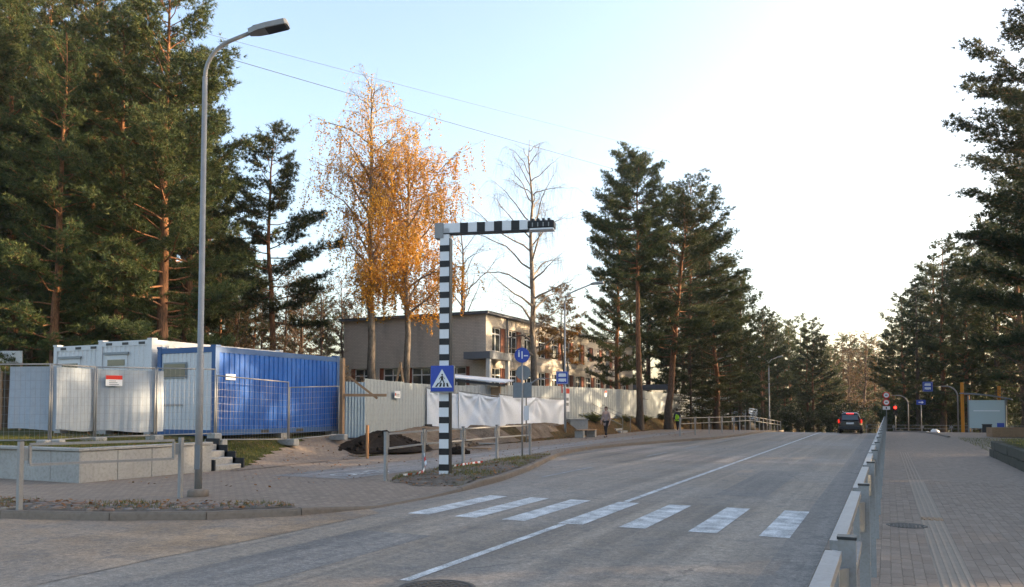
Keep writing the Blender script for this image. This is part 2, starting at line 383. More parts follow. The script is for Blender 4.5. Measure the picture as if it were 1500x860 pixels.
def resample(P, Q, step):
    out = []
    for i in range(len(P) - 1):
        a, b, c, d_ = map(Vector, (P[i], P[i + 1], Q[i], Q[i + 1])); n = max(1, int((b - a).length / step))
        for k in range(n): s = k / n; out.append((a.lerp(b, s), c.lerp(d_, s)))
    out.append((Vector(P[-1]), Vector(Q[-1]))); return out
def kerb_h(p): return 0.035 + 0.095 * (1 - smooth(10.2, 11.6, p.y) * (1 - smooth(14.4, 16.0, p.y)))
RS = resample(KL, BL, 1.0)
fr = [0.0, .04, .1, .18, .3, .5, .75, 1.0]
V = []; nfr = len(fr)
for a, b in RS:
    for f in fr:
        p = a.lerp(b, f); d = (p - a).length
        V.append((p.x, p.y, zr(p.y) + kerb_h(a) - .01 + (0.13 - kerb_h(a)) * smooth(.1, 1.6, d)))
Q = [(j * nfr + i, (j + 1) * nfr + i, (j + 1) * nfr + i + 1, j * nfr + i + 1) for j in range(len(RS) - 1) for i in range(nfr - 1)]
pave_l = struct(meshobj('pavement', np_mesh('pavement', V, quads=[q[::-1] for q in Q], mat=M['paver_left'], smooth_=True)))
def kerb_run(root, pts, hf, sidew=.15, z_extra=0.0):
    """separate kerb stones, each a part, with narrow joints"""
    for i in range(len(pts) - 1):
        a, b = pts[i], pts[i + 1]; L = (b - a).length
        if L < .05: continue
        n = Vector((-(b - a).y, (b - a).x)).normalized()
        h0, h1 = hf(a) + zr(a.y), hf(b) + zr(b.y); g = .006 / L
        A, B = a.lerp(b, g), a.lerp(b, 1 - g); j = rnd.uniform(-.006, .006)
        mb = MB(); P = []
        for p, h in ((A, h0), (B, h1)):
            for o, z in ((0, -.15), (.012, h - .03 + j), (.035, h + .004 + j), (sidew, h + .004 + j), (sidew, -.15)):
                q = p + n * (o - .02); P.append((q.x, q.y, z + z_extra))
        mb.v = P
        for k in range(4): mb._f((k, k + 1, k + 6, k + 5))
        mb._f((0, 5, 9, 4)); mb._f((4, 3, 2, 1, 0)); mb._f((5, 6, 7, 8, 9))
        mb.build('kerb_stone', M['kerb'], root)
kl = bpy.data.objects.new('kerb', None); add(kl, kind='structure')
kerb_run(kl, [a for a, b in RS if a.x > -24 and a.y < 75], kerb_h)
# right hand pavement, its kerb and the long sheet behind the laid blocks
def right_w(y): return 3.12 if y < 31.8 else 3.12 + 4.4 * smooth(31.8, 36, y)
ys = frange(-12, 7.0, 8) + [7.6] + frange(20.4, 56, 24) + frange(58, 120, 32)
ysl = [y for y in ys if y <= 7.6]; ysr = [y for y in ys if y >= 20.4]
for nm, yy in (('footway', ysl), ('footway', ysr)):
    V = [(x, y, zr(y) + .12) for y in yy for x in (-.58, .5, 1.6, right_w(y))]
    Q = [(j * 4 + i, j * 4 + i + 1, (j + 1) * 4 + i + 1, (j + 1) * 4 + i) for j in range(len(yy) - 1) for i in range(3)]
    struct(meshobj(nm, np_mesh(nm, V, quads=Q, mat=M['paver_far'])))
fb = MB(); fb.face([(-.58, 7.55, .1245), (3.12, 7.55, .1245), (3.12, 20.45, .1245), (-.58, 20.45, .1245)])
laid = struct(fb.build('footway', M['bed']))
kr = bpy.data.objects.new('kerb', None); add(kr, kind='structure')
rk = [Vector((-.70, y)) for y in frange(6, 60, 55)]
def kerb_r(p): return .12
kerb_run(kr, [Vector((p.x + .0, p.y)) for p in rk][::-1], kerb_r, .12)
# laid blocks: every block is real; the 300 largest in view are parts of their own
bm_ = MB(); bm_.box(-.0485, .0485, -.0985, .0985, -.03, .010, bev=.0035); blk = bm_.mesh('paving_block', M['paver_block'])
cells = []
for i in range(-5, 31):
    for j in range(37, 103):
        x, y = (i + .5) * .1, (j + .5) * .2 - (.1 if abs(i) % 2 else 0)
        if x < -.52 or x > 3.06 or y < 7.66 or y > 20.3: continue
        if .37 < x < .74: continue
        cells.append((x, y))
def px_size(c):
    lat = c[0] * RT.x + c[1] * RT.y; dep = c[1] * cos(YAW) - c[0] * sin(YAW); u = lat / dep
    vis = abs(u) < .645 and dep > 7.35
    return 1 / dep if vis else 0
cells.sort(key=px_size, reverse=True)
Vn = np.array([v.co for v in blk.vertices]); Pn = [tuple(p.vertices) for p in blk.polygons]
rv, rf = [], []
for n_, (x, y) in enumerate(cells):
    dz = rnd.uniform(-.0025, .0025)
    if n_ < 300:
        o = meshobj('paving_block', blk, laid, (x, y, .12 + dz)); o.rotation_euler = (rnd.uniform(-.008, .008), rnd.uniform(-.012, .012), rnd.uniform(-.006, .006))
    else:
        b = len(rv); rv += [(a[0] + x, a[1] + y, a[2] + .12 + dz) for a in Vn]; rf += [tuple(k + b for k in p) for p in Pn]
me = bpy.data.meshes.new('laid_blocks'); me.from_pydata(rv, [], rf); me.materials.append(M['paver_block'])
meshobj('laid_blocks', me, laid, kind='stuff')
# tactile guide: ribbed slabs
tm = MB(); tm.box(-.145, .145, -.1475, .1475, -.03, .006)
for k in range(4): tm.box(-.145 + .018 + k * .075, -.145 + .018 + .028 + k * .075, -.1475, .1475, .006, .016)
tm.m = [0 if i < 6 else 1 for i in range(len(tm.f))]; tme = tm.mesh('tactile_slab', M['paver_block'], M['tactile'])
yv = 7.7
while yv < 33:
    meshobj('tactile_slab', tme, laid, (.555 - .0022 * (yv - 8), yv, .118 if yv > 20.4 else .115)); yv += .3
tm2 = MB(); tm2.box(-.145, .145, -.145, .145, -.03, .008)
for k in range(4): tm2.box(-.12 + k * .07, -.09 + k * .07, -.14, .14, .008, .018)
ob = tm2.mesh('tactile_slab', worn('ochre tactile slab', (.36, .24, .15), .85))
for (x, y) in ((-.28, 13.3), (-.28, 12.85), (-.28, 13.75)): meshobj('tactile_slab', ob, laid, (x, y, .122))
meshobj('tactile_slab', ob, laid, (.555, 13.35, .123))
# left path: asphalt cycle strip, verge with gravel, site earth
def strip(name, prs, mat, dz):
    V = []; Q = []
    for (a, b) in prs:
        for f in (0, .33, .66, 1):
            p = Vector(a).lerp(Vector(b), f); V.append((p.x, p.y, .12 + zr(p.y) + dz))
    for j in range(len(prs) - 1):
        for i in range(3): Q.append((j * 4 + i, j * 4 + i + 1, (j + 1) * 4 + i + 1, (j + 1) * 4 + i))
    return struct(meshobj(name, np_mesh(name, V, quads=Q, mat=mat, smooth_=True)))
strip('cycle_path', [((-13.5, 15.2), (-11.3, 15.2)), ((-13.5, 20), (-11.15, 20)), ((-13.5, 25), (-11.3, 25)), ((-13.5, 30), (-12.0, 30)), ((-13.6, 36), (-12.2, 36)), ((-13.6, 46), (-12.2, 46)), ((-13.6, 58), (-12.2, 58))], M['asphalt2'], .006)
def in_poly(x, y, P):
    c = False; n = len(P)
    for i in range(n):
        a, b = P[i], P[i - 1]
        if (a[1] > y) != (b[1] > y) and x < (b[0] - a[0]) * (y - a[1]) / (b[1] - a[1]) + a[0]: c = not c
    return c
VP_ = [(-8.35, 15.3), (-8.62, 17.5), (-9.27, 20.5), (-10.15, 23.9), (-10.75, 26.3), (-11.1, 25.8), (-11.05, 23), (-10.95, 19), (-10.6, 16.2), (-10.0, 15.0), (-9.2, 14.7)]
def patch(name, poly, zf, mat, step, jit=.0):
    xs = [p[0] for p in poly]; ysv = [p[1] for p in poly]; V = {}; Q = []; vl = []
    nx = int((max(xs) - min(xs)) / step) + 2; ny = int((max(ysv) - min(ysv)) / step) + 2
    def vid(i, j):
        if (i, j) not in V:
            x, y = min(xs) + i * step, min(ysv) + j * step; V[(i, j)] = len(vl); vl.append((x, y, zf(x, y) + rnd.uniform(-jit, jit)))
        return V[(i, j)]
    for i in range(nx):
        for j in range(ny):
            if in_poly(min(xs) + (i + .5) * step, min(ysv) + (j + .5) * step, poly): Q.append((vid(i, j), vid(i + 1, j), vid(i + 1, j + 1), vid(i, j + 1)))
    return struct(meshobj(name, np_mesh(name, vl, quads=Q, mat=mat, smooth_=True)))
def kerb_near(x, y): return min((Vector((x, y)) - a).length for a, b in RS[20:70])
def verge_z(x, y):
    a = min((a for a, b in RS[15:80]), key=lambda a: (a.x - x) ** 2 + (a.y - y) ** 2); d = sqrt((a.x - x) ** 2 + (a.y - y) ** 2); k = kerb_h(a)
    return k - .01 + (.13 - k) * smooth(.1, 1.6, d) + .004 + .035 * smooth(14.9, 16.4, y) * smooth(.1, .8, d)
patch('verge', VP_, verge_z, M['gravel'], .16, .010)
# raised ground on the left: lawn behind the retaining wall, then the bank
xsl = [-900, -300, -120, -60, -45, -35, -30, -26, -23, -21, -20] + frange(-19.5, -15.5, 21)
def lawn_z(x, y):
    if y < 16.2: return .80 if x < -15.99 else .06
    if y < 34:
        s = smooth(15.9, 19.4, -x); return .06 + s * .84
    return gz(x, y) - (.04 if x > -15.75 else 0)
lw = [x for x in xsl]
grid('lawn', [-900, -300, -120, -60, -45, -35, -30, -26, -23, -21, -19, -17.5, -16.1], [12.2, 13, 14, 15, 15.75], lambda x, y: .80 + .06 * smooth(16, 19, -x), M['grass'])
grid('lawn', xsl, [15.75, 16.0, 16.6, 17.5, 18.5, 19.5, 20.5, 22, 23.5, 25], lambda x, y: lawn_z(x, 16.5 if y < 16.5 else y), M['grass'])
grid('bank', xsl, frange(25, 56, 40) + frange(58, 150, 47) + [220, 400], lambda x, y: lawn_z(x, y), M['forest'])
DP = [(-15.9, 21.8), (-15.9, 38), (-16.6, 42), (-19, 42), (-22, 34), (-22, 27), (-18.2, 24.6), (-17.4, 23.6)]
patch('building_site_earth', DP, lambda x, y: max(lawn_z(x, y), .12) + .03, M['dirt'], .3, .02)
GP = [(-15.45, 15.9), (-15.6, 21.6), (-17.6, 24.4), (-18.6, 24.4), (-18.3, 22.4), (-17.2, 19.2), (-16.2, 17.0)]
patch('gateway_path', GP, lambda x, y: max(lawn_z(x, y), .11) + .024, M['paver_left'], .2)
# right hand planted bed and lawn
grid('lawn', [3.3, 4, 6, 10, 20, 60, 300, 900], frange(-60, 31.6, 14), lambda x, y: .66 + .03 * sin(x + y), M['grass'])
grid('lawn', [4.6, 6, 8, 11, 16, 25, 60, 300, 900], [31.4] + frange(33, 56, 8) + frange(58, 150, 47) + [250, 500], lambda x, y: max(gz(x, y), zr(y) + .1) + (.0 if x > 7 else -.05) + (.25 * smooth(40, 33, y) if x > 4.6 else 0) * smooth(4, 8, x), M['grass'])

# ------------------------------------------------------------------ road markings (parts of the road)
def marking(name, x0, x1, y0, y1, mat, skew=0.0):
    n = max(2, int((y1 - y0) / 3) + 1); V = []; Q = []
    for y in frange(y0, y1, n + 1):
        V += [(x0 + skew * (y - y0), y, zr(y) + .005), (x1 + skew * (y - y0), y, zr(y) + .005)]
    for j in range(n): Q.append((2 * j, 2 * j + 1, 2 * j + 3, 2 * j + 2))
    return meshobj(name, np_mesh(name, V, quads=Q, mat=mat), road)
for cx in (-7.07, -6.18, -5.33, -4.38, -3.42, -2.40, -1.43):
    marking('zebra_stripe', cx - .2, cx + .2, 11.45, 14.5, M['paint'])
marking('centre_line', -4.53, -4.41, 7.0, 11.4, M['paint']); marking('centre_line', -4.53, -4.41, 14.6, 75, M['paint'])
for a, b in ((18.9, 22.7), (28.6, 31.6), (34.9, 37.6), (42, 46)): marking('lane_dash', -8.05, -7.93, a, b, M['paintfaint'])
sm = MB()
for i in range(len(e) - 1):
    n_ = 8
    for k in range(n_):
        a, b = e[i].lerp(e[i + 1], k / n_), e[i].lerp(e[i + 1], (k + 1) / n_); w0, w1 = .018 + .014 * sin(k * 2.1 + i), .018 + .014 * sin((k + 1) * 2.1 + i)
        if i < 3 or k < 3: sm.face([(a.x, a.y - w0, .007), (b.x, b.y - w1, .007), (b.x, b.y + w1, .007), (a.x, a.y + w0, .007)])
sm.build('tar_seam', worn('tar', (.03, .028, .026), .5), road)
M['patchlight'] = asphalt('pale warm asphalt', .205, (1.25, 1.0, .80)); M['patchdark'] = asphalt('dark asphalt repair', .145, (1.12, 1, .88))  # paler, warmer patches on the asphalt, plus darker repairs
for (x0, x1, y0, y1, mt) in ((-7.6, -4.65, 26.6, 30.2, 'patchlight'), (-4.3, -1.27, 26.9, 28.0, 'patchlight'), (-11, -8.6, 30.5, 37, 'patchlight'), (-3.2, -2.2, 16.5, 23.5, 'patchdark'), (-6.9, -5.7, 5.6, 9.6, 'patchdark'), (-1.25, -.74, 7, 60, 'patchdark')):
    q = marking('asphalt_tone_patch', x0, x1, y0, y1, M[mt]); q.location.z = -.0025
# manhole covers
def manhole(c, r, label, z):
    t_ = thing('manhole_cover', label, 'manhole', (c[0], c[1], z))
    m = MB(); m.lathe([(r, -.03), (r, .006), (r * .86, .008), (r * .85, .0)], 28); m.build('rim', M['iron'], t_)
    m = MB(); m.lathe([(r * .84, -.03), (r * .84, .004)], 28)
    for k in range(-4, 5):
        for l in range(-4, 5):
            if (k * k + l * l) < 19: m.box(k * r * .18 - r * .06, k * r * .18 + r * .06, l * r * .18 - r * .06, l * r * .18 + r * .06, .004, .010)
    m.build('lid', M['iron'], t_)
manhole(G(640, 862), .38, 'round iron manhole cover in the asphalt beside the centre line', .003)
manhole(G(1328, 771, .12), .26, 'small dark manhole cover among the paving blocks of the footway', .128)
# bicycle symbol on the cycle path
bs = MB(); c0 = G(528, 693, .13)
for cx in (-.55, .55):
    for k in range(20):
        a0, a1 = 2 * pi * k / 20, 2 * pi * (k + 1) / 20
        bs.face([(cx * .3 + .0 + cos(a) * r * .9, cx + sin(a) * r, 0) for a, r in ((a0, .26), (a0, .36), (a1, .36), (a1, .26))][::-1])
for a, b in (((-.17, -.55), (.25, -.2)), ((.25, -.2), (.3, .4)), ((.3, .4), (.17, .55)), ((.0, .1), (.3, .35)), ((-.1, 0), (.25, -.2)), ((.25, -.2), (.42, -.25)), ((.3, .4), (.5, .42))):
    d = Vector((b[0] - a[0], b[1] - a[1])); n = Vector((-d.y, d.x)).normalized() * .045
    bs.face([(a[0] + n.x, a[1] + n.y, .001), (a[0] - n.x, a[1] - n.y, .001), (b[0] - n.x, b[1] - n.y, .001), (b[0] + n.x, b[1] + n.y, .001)])
o = bs.build('bicycle_marking', M['paint'], pave_l, (c0.x, c0.y, .134), radians(8))

# ------------------------------------------------------------------ railings
def guard_rail(posts, label, group, zf, mat=None, side=0.0, h=1.08):
    """square posts with a rectangular tube frame hung between each pair"""
    mat = mat or M['galv']; p0 = posts[0]; root = thing('guard_rail', label, 'railing', (p0[0], p0[1], zf(*p0)), 0, group)
    o0 = Vector((p0[0], p0[1], zf(*p0)))
    for (x, y) in posts:
        m = MB(); m.box(x - .034, x + .034, y - .034, y + .034, zf(x, y) - .1, zf(x, y) + h + .02); pst = m.build('post', mat, root, off=o0)
        m = MB(); m.box(x - .037, x + .037, y - .037, y + .037, zf(x, y) + h + .0201, zf(x, y) + h + .032); m.build('cap', M['plastic'], pst, off=o0)
    for i in range(len(posts) - 1):
        a, b = Vector((*posts[i], zf(*posts[i]))), Vector((*posts[i + 1], zf(*posts[i + 1]))); d = (b - a).normalized()
        n = Vector((-d.y, d.x, 0)) * side; A, B = a + d * .13 + n, b - d * .13 + n; m = MB()
        zt, zb = Vector((0, 0, h - .03)), Vector((0, 0, h - .36))
        m.bar(A + zt, B + zt, .06, .04); m.bar(A + zb, B + zb, .06, .04)
        m.bar(A + zt - Vector((0, 0, .02)), A + zb + Vector((0, 0, .02)), .04); m.bar(B + zt - Vector((0, 0, .02)), B + zb + Vector((0, 0, .02)), .04)
        pan = m.build('rail_frame', mat, root, off=o0)
        for q, s in ((a, 1), (b, -1)):
            m = MB(); m.bar(q + d * s * .034 + Vector((0, 0, h - .19)), q + n + d * s * .11 + Vector((0, 0, h - .19)), .02, .2); m.build('bracket', M['galvdark'], pan, off=o0)
    return root
guard_rail([(-.16, y) for y in [1.06 + 2.5 * k for k in range(0, 24)]], 'long steel guard rail along the kerb of the block paved footway', None, lambda x, y: .12 + zr(y), M['galv'], side=.045)
def gp(p): return (p.x, p.y)
LR = [gp(G(28, 748, .12)), gp(G(264, 730, .12))]
guard_rail(LR, 'single steel guard rail frame on cobbles beside the tall lamp post', None, lambda x, y: .12, M['galv'])
guard_rail([(-10.23, 15.2), (-10.70, 17.6), (-10.92, 20.1), (-11.08, 22.6), (-11.05, 25.1)], 'steel guard rail behind the striped pole in front of the white tarpaulins', None, lambda x, y: .12, M['galv'])
fp = [(-11.0, 46.7)]
while fp[-1][1] < 82:
    x, y = fp[-1]; dx = .15 if x < -9.6 else 0; fp.append((x + dx * 2.4, y + 2.4))
guard_rail(fp, 'far steel guard rail along the left kerb beyond the stairs', None, lambda x, y: .12 + zr(y), M['galv'])
guard_rail([(-2 + 2.5 * k, 88) for k in range(7)], 'distant steel guard rail across the road end under dark trees', None, lambda x, y: zr(y) - .02, M['galvdark'])

# ------------------------------------------------------------------ retaining wall, steps
rw = thing('retaining_wall', 'low pale concrete slab retaining wall holding up the lawn', 'wall', (-15.96, 11.95, 0.1))
def slab(a, b, z0, z1, th=.12):
    d = (b - a); L = d.length; d.normalize(); n = Vector((-d.y, d.x))
    A, B = a + d * .006, b - d * .006
    m = MB(); Mx = Matrix.Translation((A.x, A.y, 0)) @ Matrix.Rotation(atan2(d.y, d.x), 4, 'Z')
    m.box(0, L - .012, 0, th, z0, z1, Mx, bev=.008); return m
c0 = Vector((-15.96, 11.92)); off = rw.location
L = [c0 + Vector((-.98 * k, .02 * k)) for k in range(0, 14)]
for i in range(len(L) - 1):
    slab(L[i + 1], L[i], .02, .80 + rnd.uniform(-.006, .006)).build('slab', M['concrete'], rw, off=off)
R_ = [Vector((-15.96, 11.945 + .94 * k)) for k in range(5)]
for i in range(4): slab(R_[i], R_[i + 1], .02, .80 + rnd.uniform(-.006, .006)).build('slab', M['concrete'], rw, off=off)
m = MB(); m.box(-29, -15.93, 11.885, 12.14, .81, .875, bev=.01); m.box(-16.2, -15.93, 12.145, 15.72, .81, .875, bev=.01); m.build('coping', M['concrete'], rw, off=off)
m = MB(); m.box(-16.0, -15.0, 11.3, 11.9, .05, .10)
st = thing('steps', 'short concrete steps with dark metal sides beside the retaining wall', 'steps', (-16.3, 16.3, .1))
for k in range(4):
    m = MB(); m.box(-16.35 - .3 * k, -15.95 - .3 * k, 15.8, 16.75, .05, .25 + .17 * k, bev=.012); m.build('step', M['concrete'], st, off=st.location)
for y in (15.76, 16.8):
    m = MB()
    for k in range(4): m.box(-16.4 - .3 * k, -15.9 - .3 * k, y - .02, y + .02, .05 + .1 * k, .40 + .17 * k)
    m.build('stringer', M['plastic'], st, off=st.location)

# ------------------------------------------------------------------ cobbled verge by the lamp post
cb = MB()
verge_pts = [(a, b) for a, b in RS if -22 < a.x and a.y < 11.2]
def vw(a): return 1.25 * smooth(11.3, 9.4, a.y) + .05
V = []; Q = []
for a, b in verge_pts:
    d = (b - a).normalized()
    for f in (.12, .5, 1.0): q = a + d * (.12 + (vw(a)) * f if f > .12 else .12); V.append((q.x, q.y, kerb_h(a) + .006 + (.02 if f == .5 else 0)))
for j in range(len(verge_pts) - 1):
    for i in range(2): Q.append((j * 3 + i, j * 3 + i + 1, (j + 1) * 3 + i + 1, (j + 1) * 3 + i))
verge = struct(meshobj('cobbled_verge', np_mesh('cobbled_verge', V, quads=Q, mat=M['gravel'], smooth_=True)))
def stone_mesh(seed):
    r = random.Random(seed); m = MB(); n = 9; prof = [(1.0, -.3), (1.0, .12), (.85, .34), (.5, .46), (.0, .48)]
    rad = [r.uniform(.78, 1.15) for _ in range(n)]; b = 0
    for rr, z in prof[:-1]:
        for k in range(n): a = 2 * pi * k / n; q = rr * rad[k]; m.v.append((q * cos(a) * .5, q * sin(a) * .38, z * .16 + r.uniform(-.008, .008)))
    m.v.append((0, 0, .48 * .16))
    for i in range(3):
        for k in range(n): m._f((i * n + k, i * n + (k + 1) % n, (i + 1) * n + (k + 1) % n, (i + 1) * n + k), True)
    for k in range(n): m._f((3 * n + k, 3 * n + (k + 1) % n, 4 * n), True)
    return m.mesh('cobble', M['stone'])
SM = [stone_mesh(i) for i in range(6)]
cobs = []
for i in range(900):
    j = rnd.randrange(len(verge_pts) - 1); s = rnd.random(); a = verge_pts[j][0].lerp(verge_pts[j + 1][0], s); b = verge_pts[j][1].lerp(verge_pts[j + 1][1], s)
    if a.x < -19: continue
    q = a + (b - a).normalized() * (.22 + rnd.random() * (vw(a) - .12))
    sz = rnd.uniform(.12, .27)
    if any((q - c).length < (sz + z) * .46 for c, z in cobs): continue
    cobs.append((q, sz))
    o = meshobj('cobble', SM[i % 6], verge, (q.x, q.y, kerb_h(a) + .012), rnd.random() * 6.28); o.scale = (sz, sz, rnd.uniform(.22, .42))

# ------------------------------------------------------------------ lamp posts
def arc(c, r, a0, a1, n, ax=(1, 0, 0)):
    ax = Vector(ax); return [Vector(c) + ax * (r * cos(a0 + (a1 - a0) * k / n)) + Vector((0, 0, r * sin(a0 + (a1 - a0) * k / n))) for k in range(n + 1)]
def street_lamp(name, label, loc, h, out, az, r0=.08, group=None, tilt=.22, base=True, heads=1):
    root = thing(name, label, 'lamp post', loc, az, group)
    if base:
        m = MB(); m.lathe([(.19, -.05), (.19, .10), (.16, .13), (.11, .14)], 18); m.build('base', M['kerb'], root)
    m = MB(); m.tube([(0, 0, 0), (0, 0, h * .3), (0, 0, h * .3 + .01), (0, 0, h - .85)], [r0, r0, r0 * .82, r0 * .66], 12); pole = m.build('pole', M['galv'], root)
    m = MB(); m.box(-.05, .05, -r0 - .008, -r0 + .02, .5, .95); m.build('access_door', M['galvdark'], pole)
    for s in ([1] if heads == 1 else [1, -1]):
        pts = [Vector((0, 0, h - .9))] + [Vector((s * (.75 - .75 * cos(t_)), 0, h - .85 + .75 * sin(t_))) for t_ in frange(0, radians(68), 8)]
        e = pts[-1]; dr = Vector((s * sin(radians(68)), 0, cos(radians(68)))); pts.append(e + dr * max(.15, out - .9)); e = pts[-1]
        m = MB(); m.tube(pts, r0 * .55, 10); m.build('arm', M['galv'], root)
        Mx = Matrix.Translation(e) @ Matrix.Rotation(0 if s > 0 else pi, 4, 'Z') @ Matrix.Rotation(-tilt, 4, 'Y')
        m = MB(); m.prism([(-.06, -.06), (.10, -.13), (.30, -.15), (.66, -.14), (.70, -.10), (.70, .10), (.66, .14), (.30, .15), (.10, .13), (-.06, .06)], -.045, .055, Mx)
        m.prism([(.05, -.08), (.6, -.09), (.6, .09), (.05, .08)], .055, .085, Mx); hd = m.build('lamp_head', M['galv'], root)
        m = MB(); m.box(.28, .66, -.115, .115, -.058, -.045, Mx); m.build('lens', M['plastic'], hd)
    return root
lp = G(290, 727, .12)
street_lamp('street_lamp', 'tall grey street lamp with curved arm and flat head on the cobbled verge', (lp.x, lp.y, .12), 8.75, 1.35, radians(24), .068)
l2 = G(828, 641, .12)
street_lamp('street_lamp', 'slim grey street lamp rising behind the bus stop sign and tarpaulins', (l2.x, l2.y, .12), 8.3, 2.0, radians(20), .07, tilt=.1)
p = G(1041, 615, .95); p = D(1041, 612, 74)
street_lamp('street_lamp', 'short grey street lamp before the hoarding beyond the leaning pine', (p.x, p.y, gz(p.x, p.y)), 6.3 - gz(p.x, p.y), 1.9, radians(25), .07, tilt=.1)
p = D(1127, 600, 95)
street_lamp('street_lamp', 'distant grey street lamp with two arms spreading like a Y', (p.x, p.y, gz(p.x, p.y)), 7.7 - gz(p.x, p.y), 1.5, radians(30), .08, heads=2, tilt=.25)
# ------------------------------------------------------------------ striped crossing portal
pp = G(650, 697, .12)
root = thing('striped_crossing_light', 'black and white striped box pole with a long arm over the zebra crossing', 'crossing light', (pp.x, pp.y, .13), radians(13))
W_, DPT, HT = .24, .20, 6.02
m = MB(); m.box(-W_ / 2, W_ / 2, 0, DPT, 0, HT); post = m.build('post', M['signwhite'], root)
m = MB(); m.box(W_ / 2 + .001, W_ / 2 + .02, -.012, DPT + .01, .0, HT - .25); m.build('side_rail', M['black'], root)
z = HT - .42; k = 0
while z > .2:
    m = MB(); m.box(-W_ / 2 - .004, W_ / 2 - .002, -.006, DPT + .004, z - .155, z); m.build('black_band', M['black'], post); z -= .381
m = MB(); m.box(-.24, .24, -.14, DPT + .14, -.03, .018, bev=.004); bp = m.build('base_plate', M['galvdark'], root)
for x in (-.19, .19):
    for y in (-.09, DPT + .09): m = MB(); m.lathe([(.022, .018), (.022, .045), (.012, .06)], 6, (x, y, 0)); m.build('bolt', M['galv'], bp)
AL, AH = 2.18, .23
Mx = Matrix.Translation((-.11, 0, HT - .12)) @ Matrix.Rotation(.004, 4, 'Y')
m = MB(); m.box(.0, AL, .0, DPT, -AH / 2 + .12, AH / 2 + .12, Mx); arm = m.build('arm', M['signwhite'], root)
m = MB(); m.box(.05, AL, -.008, DPT + .008, -.03, .0, Mx); m.build('arm_rail', M['black'], arm)
x = .50
while x < AL - .1:
    m = MB(); m.box(x, min(x + .20, AL - .001), -.006, DPT + .005, 0.004, AH + .004, Mx); m.build('black_band', M['black'], arm); x += .425
m = MB(); m.box(-.14, .08, -.02, DPT + .02, -.12, AH + .02, Mx); m.build('corner_joint', M['galv'], root)
m = MB(); m.box(AL + .002, AL + .64, -.05, DPT + .08, .02, AH - .03, Mx, bev=.02); hd = m.build('lamp_head', M['black'], root)
for k in range(4):
    m = MB(); m.box(AL + .09 + k * .13, AL + .15 + k * .13, -.02, DPT + .05, AH - .03, AH + .025, Mx); m.build('cooling_fin', M['plastic'], hd)
    m = MB(); m.box(AL + .11 + k * .13, AL + .135 + k * .13, -.056, -.05, .05, AH - .08, Mx); m.build('slot', M['galv'], hd)
m = MB(); m.box(AL + .05, AL + .62, -.04, DPT + .07, -.02, .019, Mx); m.build('lens', M['signwhite'], hd)
# crossing sign: a shallow box with a white triangle, walker and bars
def ped_sign(parent, c, s, mats=(None,)):
    x0, y0, z0 = c; m = MB(); m.box(x0 - s / 2, x0 + s / 2, y0 - .14, y0 - .02, z0, z0 + s * 1.08, bev=.012); sg = m.build('sign_box', M['signblue'], parent)
    def flat(nm, poly, mat, d):
        q = MB(); q.face([(x0 + a * s, y0 - .14 - d, z0 + b * s) for a, b in poly]); return q.build(nm, mat, sg)
    m = MB(); m.box(x0 - s / 2 - .012, x0 + s / 2 + .012, y0 - .13, y0 - .06, z0 - .025, z0 + .012); m.box(x0 + s / 2 - .004, x0 + s / 2 + .012, y0 - .13, y0 - .06, z0, z0 + s * 1.08); m.build('trim', M['galv'], sg)
    flat('triangle', [(-.44, .17), (.44, .17), (0, .94)], M['signwhite'], .004)
    for a in (-.30, -.13, .04, .21): flat('bar', [(a, .20), (a + .09, .20), (a * .72 + .10, .36), (a * .72 + .035, .36)], M['black'], .007)
    hx, hz = .01, .70
    flat('walker', [(hx + .035 * cos(t_), hz + .04 * sin(t_)) for t_ in frange(0, 2 * pi, 11)[:-1]], M['black'], .008)
    for P in ([(-.05, .64), (.05, .65), (.06, .48), (-.04, .48)], [(-.05, .63), (-.02, .63), (-.11, .50), (-.13, .52)], [(.04, .64), (.06, .62), (.14, .53), (.12, .51)], [(-.04, .49), (.01, .49), (-.09, .33), (-.13, .33)], [(.0, .49), (.06, .49), (.13, .33), (.09, .33)]):
        flat('walker', P, M['black'], .008)
    return sg
ped_sign(root, (-.01, .0, 2.02), .58)
# ------------------------------------------------------------------ signs on poles
def bus_icon(parent, x0, y0, z0, s):
    m = MB(); m.box(x0 - s / 2, x0 + s / 2, y0 - .03, y0, z0, z0 + s * 1.05, bev=.006); sg = m.build('sign_plate', M['signblue'], parent)
    m = MB(); m.face([(x0 + a * s, y0 - .034, z0 + b * s) for a, b in ((-.31, .60), (.31, .60), (.31, .82), (.26, .88), (-.26, .88), (-.31, .82))]); m.build('bus_symbol', M['signwhite'], sg)
    m = MB(); m.face([(x0 + a * s, y0 - .034, z0 + b * s) for a, b in ((-.31, .20), (.31, .20), (.31, .46), (-.31, .46))]); m.build('bus_symbol', M['signwhite'], sg)
    for a in (-.2, .2):
        m = MB(); m.face([(x0 + (a + .05 * cos(t_)) * s, y0 - .037, z0 + (.20 + .05 * sin(t_)) * s) for t_ in frange(0, 2 * pi, 11)[:-1]]); m.build('bus_symbol', M['signblue'], sg)
    m = MB()
    for (a, b, c_, d_) in ((-.45, .45, .04, .06), (-.45, .45, .99, 1.01), (-.45, -.43, .04, 1.01), (.43, .45, .04, 1.01)):
        m.face([(x0 + a * s, y0 - .033, z0 + c_ * s), (x0 + b * s, y0 - .033, z0 + c_ * s), (x0 + b * s, y0 - .033, z0 + d_ * s), (x0 + a * s, y0 - .033, z0 + d_ * s)])
    m.build('border', M['signwhite'], sg)
    return sg
